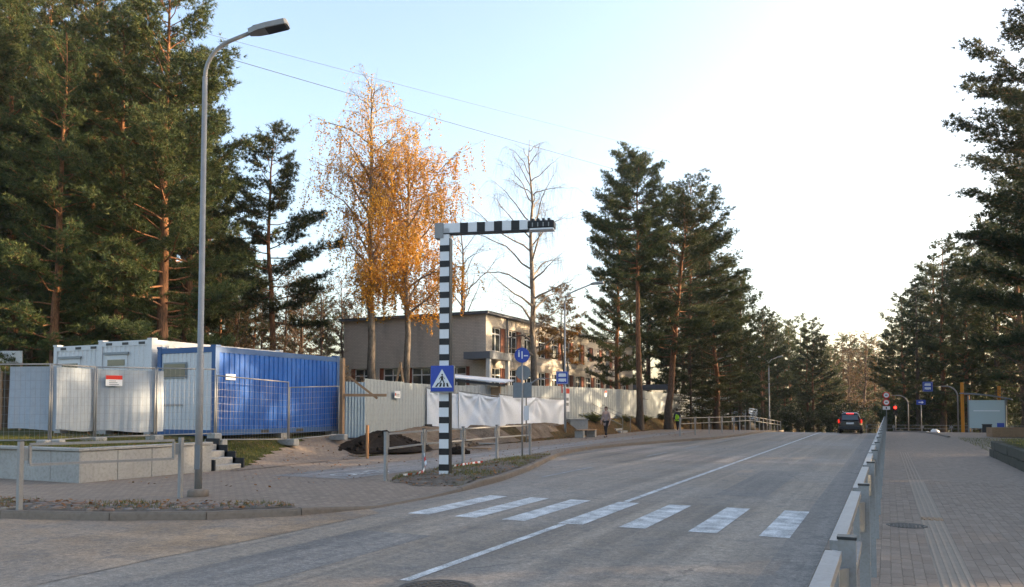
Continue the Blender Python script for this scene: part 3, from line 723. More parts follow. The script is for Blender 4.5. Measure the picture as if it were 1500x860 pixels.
def arched_pole(root, h, reach, r=.035, mat=None):
    rad = min(.8, abs(reach) * .55); s = 1 if reach > 0 else -1
    pts = [(0, 0, 0), (0, 0, h - rad)] + [(s * (rad - rad * cos(t_)), 0, h - rad + rad * sin(t_)) for t_ in frange(.12, pi / 2, 9)] + [(reach, 0, h)]
    m = MB(); m.tube(pts, r, 10); return m.build('pole', mat or M['galv'], root)
b1 = G(771, 648, .12)
root = thing('bus_stop_sign', 'blue bus stop sign on an arched pole in front of the white tarpaulins', 'bus stop sign', (b1.x, b1.y, .12), radians(22))
arched_pole(root, 3.05, 1.45); bus_icon(root, 1.72, -.02, 2.78, .58)
m = MB(); m.box(1.68, 1.74, -.03, .0, 2.35, 2.78); m.build('hanger', M['signred'], root)
m = MB(); m.box(-.13, .13, -.05, -.04, 1.05, 1.75); m.build('timetable', M['signwhite'], root)
b2 = G(1404, 629, .12)
root = thing('bus_stop_sign', 'blue bus stop sign on an arched pole beside the orange post of the shelter', 'bus stop sign', (b2.x, b2.y, zr(b2.y) + .1), radians(10))
arched_pole(root, 3.35 - zr(b2.y), -1.75, .05); bus_icon(root, -2.1, -.02, 2.95 - zr(b2.y), .72)
b3 = D(1331, 628, 72); g3 = zr(b3.y) + .1
root = thing('road_sign', 'arched sign pole carrying two red ringed discs above a white plate', 'road sign', (b3.x, b3.y, g3), radians(10))
hh = 2.9 - g3; arched_pole(root, hh, -1.55, .045)
for k, z in enumerate((hh + .02, hh - .62)):
    m = MB(); Mx = Matrix.Translation((-1.8, -.03, z)) @ Matrix.Rotation(pi / 2, 4, 'X'); m.lathe([(.31, 0), (.31, .02)], 24); m.v = [tuple(Mx @ Vector(v)) for v in m.v]; sg = m.build('disc', M['signred'], root)
    m = MB(); m.lathe([(.22, .022), (.22, .026)], 24); m.v = [tuple(Mx @ Vector(v)) for v in m.v]; m.build('face', M['signwhite'], sg)
    m = MB(); m.box(-1.8 - .10, -1.8 + .10, -.062, -.058, z - .04, z + .04); m.build('symbol', M['black'], sg)
m = MB(); m.box(-2.1, -1.5, -.05, -.03, hh - 1.28, hh - .98); sg = m.build('plate', M['signwhite'], root)
m = MB(); m.box(-1.86, -1.76, -.055, -.051, hh - 1.22, hh - 1.04); m.build('symbol', M['black'], sg)
m = MB(); m.box(-1.83, -1.77, -.03, .0, -.1, hh + .3); m.build('pole', M['galvdark'], root)
# round cycle sign, seen beside the site
b4 = G(765, 669, .12)
root = thing('cycle_path_sign', 'round blue cycle sign on a thin pole with grey sign backs below', 'road sign', (b4.x, b4.y, .12), radians(20))
m = MB(); m.tube([(0, 0, -.1), (0, 0, 3.72)], .03, 10); m.build('pole', M['galv'], root)
Mx = Matrix.Translation((0, -.035, 3.42)) @ Matrix.Rotation(pi / 2, 4, 'X')
m = MB(); m.lathe([(.255, 0), (.255, .02)], 28); m.v = [tuple(Mx @ Vector(v)) for v in m.v]; sg = m.build('disc', M['signblue'], root)
m = MB(); m.box(-.13, -.08, -.062, -.058, 3.36, 3.52); m.box(-.125, -.085, -.062, -.058, 3.54, 3.58); m.box(.06, .2, -.062, -.058, 3.38, 3.42); m.box(-.02, .02, -.061, -.057, 3.30, 3.55); m.build('symbol', M['signwhite'], sg)
m = MB(); m.lathe([(.25, 0), (.25, .02)], 28); Mx = Matrix.Translation((.03, .06, 2.83)) @ Matrix.Rotation(pi / 2, 4, 'X'); m.v = [tuple(Mx @ Vector(v)) for v in m.v]; m.build('disc_back', M['galvdark'], root)
m = MB(); m.box(-.32, .32, .035, .055, 1.98, 2.50); m.build('sign_back', M['galvdark'], root)
b5 = D(1350, 628, 74); g5 = zr(b5.y)
root = thing('road_sign', 'small blue direction plate on a pole before the dark wood', 'road sign', (b5.x, b5.y, g5 - .05), 0)
m = MB(); m.tube([(0, 0, 0), (0, 0, 2.6 - g5)], .035, 8); m.build('pole', M['galvdark'], root)
m = MB(); m.box(-.38, .38, -.06, -.04, 2.12 - g5, 2.56 - g5, bev=.006); sg = m.build('plate', M['signblue'], root)
m = MB(); m.face([(-.2, -.065, 2.3 - g5), (.05, -.065, 2.3 - g5), (.05, -.065, 2.22 - g5), (.22, -.065, 2.34 - g5), (.05, -.065, 2.46 - g5), (.05, -.065, 2.38 - g5), (-.2, -.065, 2.38 - g5)]); m.build('arrow', M['signwhite'], sg)
# traffic signal
b6 = D(1312, 628, 76); g6 = zr(b6.y)
root = thing('traffic_light', 'black traffic signal showing red at the end of the road', 'traffic light', (b6.x, b6.y, g6 - .02), 0)
m = MB(); m.tube([(0, 0, 0), (0, 0, 2.1 - g6)], .05, 10); m.build('pole', M['galvdark'], root)
zt = 1.95 - g6; m = MB(); m.box(-.2, .2, -.22, 0, zt - .85, zt + .05, bev=.03); hs = m.build('housing', M['black'], root)
for k, mt in enumerate((M['redlight'], M['plastic'], M['plastic'])):
    z = zt - .12 - .28 * k; Mx = Matrix.Translation((0, -.22, z)) @ Matrix.Rotation(pi / 2, 4, 'X')
    m = MB(); m.lathe([(.115, 0), (.10, .02), (.05, .035)], 20); m.v = [tuple(Mx @ Vector(v)) for v in m.v]; m.build('lens', mt, hs)
    m = MB(); m.box(-.13, .13, -.36, -.22, z + .115, z + .13); m.build('visor', M['black'], hs)

# ------------------------------------------------------------------ site containers
def ribbed(L, H, nrib, dep=.035, th=.004):
    """profile points of a ribbed sheet in (u, v)"""
    p = []; w_ = L / nrib
    for k in range(nrib): u = k * w_; p += [(u + w_ * .0, 0), (u + w_ * .40, 0), (u + w_ * .52, -dep), (u + w_ * .88, -dep)]
    p.append((L, 0)); return p
def ribbed_mesh(m, L, z0, z1, nrib, dep, Mx, th=.006):
    P = ribbed(L, 1, nrib, dep); n = len(m.v); k = len(P)
    for off_ in (0, th):
        for z in (z0, z1): m.v += [tuple(Mx @ Vector((u, v - off_ + th, z))) for u, v in P]
    for i in range(k - 1):
        m._f((n + i, n + i + 1, n + k + i + 1, n + k + i)); m._f((n + 2 * k + i, n + 3 * k + i, n + 3 * k + i + 1, n + 2 * k + i + 1))
        m._f((n + k + i, n + k + i + 1, n + 3 * k + i + 1, n + 3 * k + i))
def container(label, x1, y0, z0, h, fm, pm, endfn, L=6.06, W=2.44, ribs=26):
    """x1: right hand side, y0: near end"""
    root = thing('site_container', label, 'container', (x1 - W / 2, y0, z0), 0, 'site containers'); o_ = root.location
    def bx(nm, a, mat, par=root, bev=0.0): m = MB(); m.box(*a, bev=bev); return m.build(nm, mat, par, off=o_)
    x0, yE = x1 - W, y0 + L
    for x in (x0, x1 - .16):
        for y in (y0, yE - .16): bx('corner_post', (x, x + .16, y, y + .16, z0, z0 + h), fm)
    for z in (z0, z0 + h - .17):
        for x in (x0 + .01, x1 - .13): bx('side_rail', (x, x + .12, y0 + .16, yE - .16, z, z + .17), fm)
        for y in (y0 + .01, yE - .13): bx('end_rail', (x0 + .16, x1 - .16, y, y + .12, z + .001, z + .169), fm)
    m = MB(); m.box(x0 + .02, x1 - .02, y0 + .02, yE - .02, z0 + h - .10, z0 + h - .04); m.build('roof', fm, root, off=o_)
    m = MB(); m.box(x0 + .1, x1 - .1, y0 + .1, yE - .1, z0 + .06, z0 + .14); m.build('floor_pan', M['plastic'], root, off=o_)
    Mx = Matrix.Translation((x1 - .035, y0 + .16, 0)) @ Matrix.Rotation(pi / 2, 4, 'Z')
    # side facing the road: ribbed wall with forklift pockets in its lower rail
    m = MB(); Mx = Matrix.Translation((x1 - .02, y0 + .16, 0)) @ Matrix(((0, 1, 0, 0), (1, 0, 0, 0), (0, 0, 1, 0), (0, 0, 0, 1)))
    ribbed_mesh(m, L - .32, z0 + .17, z0 + h - .17, ribs, .024, Mx); m.build('side_wall', pm, root, off=o_)
    m = MB(); Mx = Matrix.Translation((x0 + .05, y0 + .16, 0)) @ Matrix(((0, 1, 0, 0), (1, 0, 0, 0), (0, 0, 1, 0), (0, 0, 0, 1)))
    ribbed_mesh(m, L - .32, z0 + .17, z0 + h - .17, ribs, .024, Mx); m.build('side_wall', pm, root, off=o_)
    bx('back_wall', (x0 + .16, x1 - .16, yE - .06, yE - .04, z0 + .17, z0 + h - .17), pm)
    for y in (y0 + 2.0, y0 + 3.7): bx('forklift_pocket', (x1 - .02, x1 - .004, y, y + .36, z0 + .03, z0 + .13), M['plastic'])
    for x in (x0 - .02, x1 - .2):
        for y in (y0, yE - .2): bx('corner_casting', (x, x + .22, y - .012, y + .2, z0 + h - .001, z0 + h + .05), fm)
    for (x, y) in ((x0 + .05, y0 + .05), (x1 - .35, y0 + .05), (x0 + .05, yE - .35), (x1 - .35, yE - .35), (x1 - .35, y0 + 3)):
        g_ = lawn_z(x, y) if y > 15.75 else .8
        bx('support_block', (x, x + .3, y, y + .3, g_ - .1, z0 - .001), M['concrete'])
    endfn(root, o_, x0, x1, y0, z0, h); return root
def blue_end(root, o_, x0, x1, y, z, h):
    m = MB(); Mx = Matrix.Translation((x0 + .16, y + .04, 0)); ribbed_mesh(m, x1 - x0 - .32, z + .17, z + h - .17, 12, .02, Mx); w_ = m.build('end_wall', M['whitepanel'], root, off=o_)
    m = MB(); m.box(x0 + .25, x0 + 1.25, y + .0, y + .02, z + h - .95, z + h - .45); f = m.build('window_shutter', M['galvdark'], root, off=o_)
    m = MB(); m.box(x0 + .30, x0 + 1.20, y - .012, y - .0005, z + h - .90, z + h - .50); m.build('pane', M['glass'], f, off=o_)
    m = MB(); m.box(x0 + .2, x0 + 1.1, y + .0, y + .012, z + .9, z + .96); m.build('trim', M['galvdark'], root, off=o_)
def white_end(root, o_, x0, x1, y, z, h):
    m = MB(); Mx = Matrix.Translation((x0 + .16, y + .04, 0)); ribbed_mesh(m, x1 - x0 - .32, z + .17, z + h - .17, 10, .02, Mx); m.build('end_wall', M['whitepanel'], root, off=o_)
    m = MB(); m.box(x0 + .35, x0 + 1.35, y - .01, y + .02, z + .2, z + h - .45); d = m.build('door', M['whitepanel'], root, off=o_)
    m = MB(); m.box(x0 + .45, x0 + 1.25, y - .018, y - .0105, z + h - .80, z + h - .60); m.build('pane', M['glass'], d, off=o_)
    m = MB(); m.box(x0 + .28, x0 + 1.42, y - .05, y + .01, z + h - .44, z + h - .36); m.build('door_hood', M['galvdark'], d, off=o_)
    for k in range(3):
        m = MB(); m.box(x0 + .35 + k * .75, x0 + .62 + k * .75, y - .004, y + .0095, z + h - .13, z + h - .05); m.build('vent', M['plastic'], root, off=o_)
container('long bright blue site container with ribbed sides and a white end', -18.35, 18.14, .92, 2.70, M['bluefr'], M['blue'], blue_end)
container('white site container next to the blue one, its hooded door facing the lawn', -21.0, 18.1, 1.06, 2.86, M['whitepanel'], M['whitepanel'], white_end, ribs=22)
container('outer white site container standing farthest from the blue one', -23.5, 18.3, 1.06, 2.80, M['whitepanel'], M['whitepanel'], white_end, ribs=22)
m = MB(); m.box(-.55, .55, -.01, .02, 0, .55); q = D(16, 530, 31)
m = MB(); m.box(-18.352, -18.330, 18.55, 18.95, 2.62, 2.80); o = m.build('label_plate', M['signwhite'], bpy.data.objects['site_container'], off=bpy.data.objects['site_container'].location)
wb = thing('notice_board', 'blank white notice board standing among the trunks behind the mesh fence', 'board', (q.x, q.y, lawn_z(q.x, q.y)), radians(20))
m = MB(); m.box(-.46, .46, -.02, .02, q.z - .05 - lawn_z(q.x, q.y), q.z + .42 - lawn_z(q.x, q.y)); m.build('panel', M['signwhite'], wb)
for x in (-.4, .4):
    m = MB(); m.box(x - .04, x + .04, .021, .08, 0, q.z + .3 - lawn_z(q.x, q.y)); m.build('leg', M['wood'], wb)

# ------------------------------------------------------------------ temporary mesh fence
def mesh_panel(label, a, b, za, zb, H=2.0, sheet=None, plate=None, n_h=9):
    """one temporary fence panel: tube frame, wire mesh, feet, perhaps sheeting hung on it"""
    a, b = Vector((*a, za)), Vector((*b, zb)); d = b - a; L = d.length; o0 = a.copy()
    root = thing('mesh_fence_panel', label, 'fence panel', a, 0, 'temporary mesh fence panels'); d.normalize(); n = Vector((d.y, -d.x, 0)).normalized()
    up_ = Vector((0, 0, 1)); fl = .12
    for q in (a, b):
        s = d * (.03 if q is a else -.03); m = MB(); m.tube([q + s, q + s + up_ * H], .021, 8); m.build('post', M['galv'], root, off=o0)
    for z in (fl, H - .02):
        m = MB(); m.tube([a + d * .03 + up_ * z, b - d * .03 + up_ * z], .019, 8); m.build('rail', M['galv'], root, off=o0)
    m = MB()
    nv = int(L / .12)
    for k in range(1, nv): q = a + d * (L * k / nv); m.bar(q + up_ * fl, q + up_ * (H - .02), .0035)
    for k in range(1, n_h): z = fl + (H - fl) * k / n_h; m.bar(a + d * .03 + up_ * z, b - d * .03 + up_ * z, .0045)
    m.build('wire_mesh', M['galv'], root, off=o0)
    for q in (a, b):
        m = MB(); s = d * (.03 if q is a else -.03); Mx = Matrix.Translation(q + s) @ Matrix.Rotation(atan2(d.y, d.x) + pi / 2, 4, 'Z'); m.box(-.34, .34, -.11, .11, -.08, .13, Mx, bev=.02); m.build('foot', M['concrete'], root, off=o0)
    if sheet:
        z0, z1, u0, u1 = sheet; nx, nz = 40, 12; V = []; Q = []
        for j in range(nz + 1):
            for i in range(nx + 1):
                u = u0 + (u1 - u0) * i / nx; f = j / nz; z = z0 + (z1 - z0) * f
                w_ = .018 * sin(u * 11 + 1.3 * sin(u * 3)) * (1 - .4 * f) + .02 * sin(u * 2.1 + f * 4) + .012 * sin(u * 31) * (1 - f)
                zz = z + (.03 * sin(u * 3 + 1) - .05 * u / L) * (1 - f)
                p = a + d * u - n * (.04 + w_ + .02) + up_ * zz; V.append(tuple(p - o0))
        for j in range(nz):
            for i in range(nx): k = j * (nx + 1) + i; Q.append((k, k + 1, k + nx + 2, k + nx + 1))
        meshobj('screening_sheet', np_mesh('screening_sheet', V, quads=Q, mat=M['netting'], smooth_=True), root)
    if plate:
        u, z, w_, h_ = plate; Mx = Matrix.Translation(a + d * u + n * .03 + up_ * z) @ Matrix.Rotation(atan2(d.y, d.x), 4, 'Z')
        m = MB(); m.box(-w_ / 2, w_ / 2, -.01, 0, 0, h_, Mx); pl = m.build('notice', M['signwhite'], root, off=o0)
        m = MB(); m.box(-w_ / 2, w_ / 2, -.014, -.0101, h_ * .62, h_, Mx); m.build('red_band', M['signred'], pl, off=o0)
        for k in range(3): m = MB(); m.box(-w_ * .3, w_ * .3 - .04 * k, -.013, -.0101, h_ * (.12 + .16 * k), h_ * (.18 + .16 * k), Mx); m.build('print_line', M['galvdark'], pl, off=o0)
    return root
def at_ground(px, dep): q = D(px, 600, dep); return (q.x, q.y)
A0, A1, A2, A3, A4 = at_ground(-115, 19.6), at_ground(74, 19.7), at_ground(139, 21.2), at_ground(228, 22.3), at_ground(316, 23.3)
mesh_panel('mesh fence panel hung with grey sheeting at the far end of the lawn', A0, A1, .83, .85, sheet=(.42, 1.93, 2.05, 3.2))
mesh_panel('short mesh fence panel with grey sheeting before the outer white container', A1, A2, .85, .86, sheet=(.36, 1.93, .03, 1.85))
mesh_panel('mesh fence panel with grey sheeting and a red and white notice', A2, A3, .86, .88, sheet=(.28, 1.92, .03, 1.80), plate=(.45, 1.48, .42, .28))
mesh_panel('bare mesh fence panel before the white end of the blue container', A3, A4, .88, .90)
B1, B2 = at_ground(423, 26.3), at_ground(497, 28.6)
mesh_panel('leaning mesh fence panel along the near half of the blue container side', A4, B1, .72, .62)
mesh_panel('mesh fence panel along the far half of the blue container side', B1, B2, .60, .70, H=1.85)

# ------------------------------------------------------------------ hoarding of ribbed sheets
pm_ = MB(); ribbed_mesh(pm_, 1.06, 0, 2.05, 3, .016, Matrix.Identity(4)); sheet_me = pm_.mesh('sheet', M['sheet'])
pm_ = MB(); ribbed_mesh(pm_, 1.06, 0, 2.05, 7, .03, Matrix.Identity(4)); sheet_bl = pm_.mesh('sheet', M['sheetblue'])
pm_ = MB(); pm_.box(-.04, .04, .045, .12, -.4, 1.95); hpost = pm_.mesh('post', M['wood'])
def hoarding(label, pts, zoff, me=None, h=1.0):
    p0 = Vector(pts[0]); root = thing('hoarding', label, 'hoarding', (p0.x, p0.y, 0), 0, None)
    out = []
    for i in range(len(pts) - 1):
        a, b = Vector(pts[i]), Vector(pts[i + 1]); L = (b - a).length; n = max(1, round(L / 1.05)); d = (b - a) / n; ang = atan2(d.y, d.x)
        for k in range(n):
            q = a + d * k; z = zoff(q.x, q.y) + rnd.uniform(-.015, .015)
            o = meshobj('sheet', me or sheet_me, root, (q.x - p0.x, q.y - p0.y, z), ang); o.scale = (d.length / 1.05, 1, h); o.rotation_euler[1] = rnd.uniform(-.008, .008)
            if k % 2 == 0: meshobj('post', hpost, root, (q.x - p0.x, q.y - p0.y, z), ang)
    return root
h0 = at_ground(503, 29.2); h1 = at_ground(534, 30.0); h2 = at_ground(626, 37.5)
def hz(x, y): return lawn_z(x, y) + .06
gateh = hoarding('blue grey ribbed sheet gate panel beside the blue container', [h0, h1], lambda x, y: .68, sheet_bl)
main = [h1, h2, (-20.2, 36.0), (-18.6, 45.0), at_ground(860, 52.5), at_ground(955, 63), at_ground(1015, 76), at_ground(1071, 86)]
HB = hoarding('long grey ribbed sheet hoarding round the building site', main, lambda x, y: .72 + .25 * smooth(31, 45, y) + (.08 if y < 60 else 0))
hoarding('blue painted end length of the site hoarding under the trees', [at_ground(1071.5, 86), at_ground(1110, 97)], lambda x, y: .25, None, .72)
for o in bpy.data.objects:
    if o.parent and o.parent.get('label', '').startswith('blue painted end') and o.name.startswith('sheet'):
        o.material_slots[0].link = 'OBJECT'; o.material_slots[0].material = M['bluefence']
def notice(label, px, py, dep, w_, h_, rz, red=0.0, blk=True, nm='notice', off=0.0):
    q = D(px, py, dep); root = thing(nm, label, 'notice', q, rz)
    m = MB(); m.box(-w_ / 2, w_ / 2, -.012, 0, -h_ / 2, h_ / 2); m.build('plate', M['signwhite'], root)
    if red: m = MB(); m.box(-w_ / 2 + .01, w_ / 2 - .01, -.016, -.0121, h_ / 2 - h_ * red, h_ / 2 - .01); m.build('red_band', M['signred'], root)
    if blk:
        for k in range(2): m = MB(); m.box(-w_ * .25, w_ * .35, -.015, -.0121, -h_ * .25 + h_ * .22 * k, -h_ * .12 + h_ * .22 * k); m.build('print_line', M['galvdark'], root)
    return root
def wall_ang(a, b): return atan2(b[1] - a[1], b[0] - a[0])
a_ = wall_ang(h1, h2)
nb = notice('white company notice with a red mark on the grey hoarding by the birches', 582, 578, 33.1, .68, .30, a_, 0, True)
m = MB(); m.lathe([(.06, 0), (.06, .012)], 14); Mx = Matrix.Translation((-.26, -.012, 0)) @ Matrix.Rotation(pi / 2, 4, 'X'); m.v = [tuple(Mx @ Vector(v)) for v in m.v]; m.build('red_mark', M['signred'], nb)
a2 = wall_ang((-18.6, 45.0), main[4])
notice('tall white site notice with a red disc on the hoarding beside the tarpaulins', 830, 586, 46.6, .62, 1.35, a2, .22, True)
notice('small white notice with red top on the hoarding above the pedestrian', 887, 577, 53.0, .28, .42, a2, .35, False)
# fence post and brace at the container's far end
root = thing('timber_post', 'tall bare timber post with a brace at the far end of the blue container', 'post', (*at_ground(501, 28.9), .6))
m = MB(); m.box(-.07, .07, -.07, .07, 0, 2.95); m.build('post', M['wood'], root)
m = MB(); m.bar((.06, .3, 2.3), (.9, .9, 1.5), .08); m.build('brace', M['wood'], root); m = MB(); m.bar((.07, .0, 1.62), (1.3, .9, 1.62), .06, .1); m.build('rail', M['wood'], root)
m = MB(); q = G(538, 668, .2); m.box(-.035, .035, -.035, .035, -.1, 1.05); o = m.build('stake', M['stake'], None, (q.x, q.y, .15), label='thin raw timber stake driven in beside the dark soil heap', cat='stake')
# ------------------------------------------------------------------ white tarpaulin screens
def tarp(label, a, b, za, zb, H, seed, folds):
    a, b = Vector((*a, za)), Vector((*b, zb)); d = b - a; L = d.length; r = random.Random(seed); root = thing('tarpaulin_screen', label, 'tarpaulin', a, 0, 'white tarpaulin screens'); d.normalize(); n = Vector((d.y, -d.x, 0)).normalized()
    nx, nz = 64, 28; V = []; Q = []
    knots = [(r.uniform(0, L), r.uniform(.2, 1.0) * H) for _ in range(4)]
    for j in range(nz + 1):
        for i in range(nx + 1):
            u, f = L * i / nx, j / nz; z = f * H; o_ = .02 * sin(u * 2.3 + seed)
            for (ku, kz) in [(0, H), (L, H), (L * .5, H)]:
                dx, dz = u - ku, kz - z; rr = sqrt(dx * dx + dz * dz) + .05; an = atan2(dx, dz + .01); o_ += folds * .05 * sin(an * 9 + seed) * exp(-rr * .6) * (rr > .1)
            o_ += folds * .10 * max(0, 1 - abs((u / L - .5) * 2 - (f - .5) * .9) * 3.2) * (1 - f) - folds * .06 * max(0, 1 - abs((u / L - .5) * 2 + (f - .5) * 1.3) * 4)
            o_ += .03 * (1 - f) * sin(u * 5 + 2 * f)
            sag = -.05 * sin(pi * min(1, (u / L) * 2 % 1)) * (f > .9)
            V.append(tuple(d * u + n * (o_ + .05) + Vector((0, 0, z + sag + (.06 * sin(u * 4 + seed)) * (1 - f) ** 3))))
    for j in range(nz):
        for i in range(nx): k = j * (nx + 1) + i; Q.append((k, k + 1, k + nx + 2, k + nx + 1))
    meshobj('sheet', np_mesh('sheet', V, quads=Q, mat=M['tarp'], smooth_=True), root)
    for u in (0.03, L * .5, L - .03):
        m = MB(); m.tube([d * u, d * u + Vector((0, 0, H + .08))], .025, 8); m.build('post', M['galv'], root)
    m = MB(); m.tube([d * .03 + Vector((0, 0, H + .03)), d * (L - .03) + Vector((0, 0, H + .03))], .02, 8); m.build('rail', M['galv'], root)
    for u in (0.03, L * .5, L - .03):
        m = MB(); Mx = Matrix.Translation(d * u) @ Matrix.Rotation(atan2(d.y, d.x) + pi / 2, 4, 'Z'); m.box(-.35, .35, -.12, .12, -.1, .1, Mx, bev=.02); m.build('foot', M['plastic'], root)
T0, T1, T2 = at_ground(624, 37.2), at_ground(731, 39.5), at_ground(828, 46)
Tm = ((T0[0] * .58 + T1[0] * .42), (T0[1] * .58 + T1[1] * .42))
tarp('smooth white tarpaulin screen joined to the grey hoarding', T0, Tm, .92, .68, 1.75, 1, .35)
tarp('bluish white tarpaulin screen between the striped pole and the cycle sign', Tm, T1, .66, .42, 1.88, 2, .5)
tarp('creased white tarpaulin screen beside the pavement near the bus stop', T1, T2, .40, .24, 2.0, 5, 1.0)
# ------------------------------------------------------------------ soil heap, small site things
def heap(name, label, c, rx, ry, h, mat, seed, z0):
    r = random.Random(seed); V = []; F_ = []; n = 28; R = 9
    ph = [r.uniform(0, 6.28) for _ in range(6)]
    for i in range(R + 1):
        f = i / R
        for k in range(n):
            a = 2 * pi * k / n; q = 1 + .16 * sin(3 * a + ph[0]) + .1 * sin(7 * a + ph[1])
            z = h * (cos(f * pi) * .5 + .5) * (1 + .15 * sin(5 * a + ph[2] + f * 4)) + (r.uniform(-.045, .06) if 0 < i < R else 0) - (.12 if i == R else 0)
            V.append((rx * f * q * cos(a), ry * f * q * sin(a), z))
    Q = [(i * n + k, (i + 1) * n + k, (i + 1) * n + (k + 1) % n, i * n + (k + 1) % n) for i in range(R) for k in range(n)]
    root = thing(name, label, 'heap', (c[0], c[1], z0)); meshobj('mound', np_mesh('mound', V, quads=Q, mat=mat, smooth_=False), root)
    m = MB()
    for i in range(120):
        a = r.uniform(0, 6.28); f = r.uniform(.3, 1.05); s = r.uniform(.03, .1); z = h * (cos(min(1, f) * pi) * .5 + .5); x, y = rx * f * cos(a), ry * f * sin(a)
        Mx = Matrix.Translation((x, y, z + s * .3)) @ Matrix.Rotation(r.random() * 3, 4, 'Z') @ Matrix.Rotation(r.random() * 3, 4, 'X'); m.box(-s, s, -s * .7, s * .7, -s * .5, s * .5, Mx, bev=s * .2)
    m.build('clods', mat, root, kind='stuff'); return root
heap('soil_heap', 'heap of dark soil beside the gateway path before the hoarding', (-17.0, 25.0), 1.5, 2.5, .52, M['soil'], 3, .32)
heap('soil_heap', 'low spill of brown earth in front of the tarpaulin screens', (-16.6, 30.2), .7, 1.2, .22, M['dirt'], 5, .20)
heap('clay_heap', 'small lump of dark clay on the earth by the striped pole', (*gp(G(671, 662, .2)),), .35, .3, .2, M['soil'], 8, .16)
for k, (px, py, L_, a) in enumerate(((700, 646, 1.6, .3), (650, 645, 1.2, 1.2), (690, 652, 1.9, -.2))):
    q = G(px, py, .3); m = MB(); m.box(-L_ / 2, L_ / 2, -.1, .1, 0, .05, bev=.006)
    m.build('plank', M['concrete' if k == 0 else 'wood'], None, (q.x, q.y, max(lawn_z(q.x, q.y), .12) + .04), a, label=['pale board lying on the site earth nearest the tarpaulins', 'short plank on the earth close to the hoarding', 'long plank on the earth behind the guard rail'][k], cat='plank')
# barrier tape
def tape(label, P, w_=.055):
    pts = [Vector(p) for p in P]; root = thing('barrier_tape', label, 'barrier tape', pts[0]); k = 0
    for i in range(len(pts) - 1):
        L = (pts[i + 1] - pts[i]).length; n = max(1, int(L / .12))
        for j in range(n):
            a, b = pts[i].lerp(pts[i + 1], j / n) - pts[0], pts[i].lerp(pts[i + 1], (j + 1) / n) - pts[0]; m = MB(); u = Vector((0.02 * sin(k), 0.01, w_ / 2)); m.face([a - u, b - u, b + u, a + u]); m.build('band', M['signred'] if k % 2 else M['signwhite'], root); k += 1
tape('red and white barrier tape hanging from the guard rail to the verge', [(-10.63, 17.5, .62), (-10.45, 17.3, .34), (-10.35, 17.0, .2), (-10.3, 16.6, .175), (-10.4, 16.2, .17)])
tape('torn red and white barrier tape lying along the verge edge', [(-10.6, 19.0, .2), (-10.6, 19.6, .21), (-10.68, 20.2, .2), (-10.6, 20.7, .21)])

# ------------------------------------------------------------------ the two storey brick building
def brickmat(name, cols, mort):
    t = NT(name); co = t.coord('Object'); s = t.n('SeparateXYZ'); t.l(co, s.inputs[0]); cx = t.n('CombineXYZ'); t.l(t.math('ADD', s.outputs[0], s.outputs[1]), cx.inputs[0]); t.l(s.outputs[2], cx.inputs[1])
    b = t.n('TexBrick'); b.inputs['Scale'].default_value = 1.0; b.inputs['Brick Width'].default_value = .26; b.inputs['Row Height'].default_value = .098; b.inputs['Mortar Size'].default_value = .010
    for i, c in ((1, cols[0]), (2, cols[1]), (3, mort)): b.inputs[i].default_value = (*c, 1)
    t.l(cx.outputs[0], b.inputs['Vector']); n = t.noise(co, .5, 5, .65); n2 = t.noise(t.coord('Object', (1, 1, .25)), 1.1, 5, .6)
    c = t.mix(t.ramp(n, [(.4, .0), (.7, .5)]), b.outputs[0], cols[2]); c = t.mix(t.ramp(n2, [(.5, 0), (.75, .35)]), c, (.16, .14, .12))
    t.col(c); t.set(Roughness=.9); t.bump(b.outputs[1], -.4, .01); t.b.inputs['Specular IOR Level'].default_value = .15; return t.m
M['brick'] = brickmat('pale silicate brick', [(.52, .47, .40), (.60, .54, .46), (.47, .42, .36)], (.36, .32, .27))
BX, BY, BZ, BH, BLn, BW = -23.6, 46.5, 0.9, 7.0, 33.2, 11.3
bl = thing('school_building', 'two storey pale brick building with white windows and red brown panels behind the hoarding', 'building', (BX, BY, BZ))
def wall_holes(m, L, H, holes, P):
    """wall plane in (u, z) with rectangular openings and reveals; P maps (u, depth, z) to a point"""
    us = sorted({0, L} | {h[0] for h in holes} | {h[1] for h in holes}); zs = sorted({0, H} | {h[2] for h in holes} | {h[3] for h in holes})
    for i in range(len(us) - 1):
        for j in range(len(zs) - 1):
            uc, zc = (us[i] + us[i + 1]) / 2, (zs[j] + zs[j + 1]) / 2
            if any(h[0] < uc < h[1] and h[2] < zc < h[3] for h in holes): continue
            m.face([P(us[i], 0, zs[j]), P(us[i + 1], 0, zs[j]), P(us[i + 1], 0, zs[j + 1]), P(us[i], 0, zs[j + 1])])
    for (a, b, c, d) in holes:
        r = .30
        for q in (((a, c), (b, c)), ((b, c), (b, d)), ((b, d), (a, d)), ((a, d), (a, c))):
            m.face([P(q[0][0], 0, q[0][1]), P(q[0][0], r, q[0][1]), P(q[1][0], r, q[1][1]), P(q[1][0], 0, q[1][1])])
PF = lambda u, d, z: (-d, u, z)              # facade towards the road, u along +Y
PG = lambda u, d, z: (-u, d, z)              # gable towards the camera, u along -X
def bar_local(P, a, b):                      # a box between two (u, d, z) corners
    c = [P(u, d, z) for u in (a[0], b[0]) for d in (a[1], b[1]) for z in (a[2], b[2])]; xs, ys_, zs = zip(*c)
    m = MB(); m.box(min(xs), max(xs), min(ys_), max(ys_), min(zs), max(zs)); return m
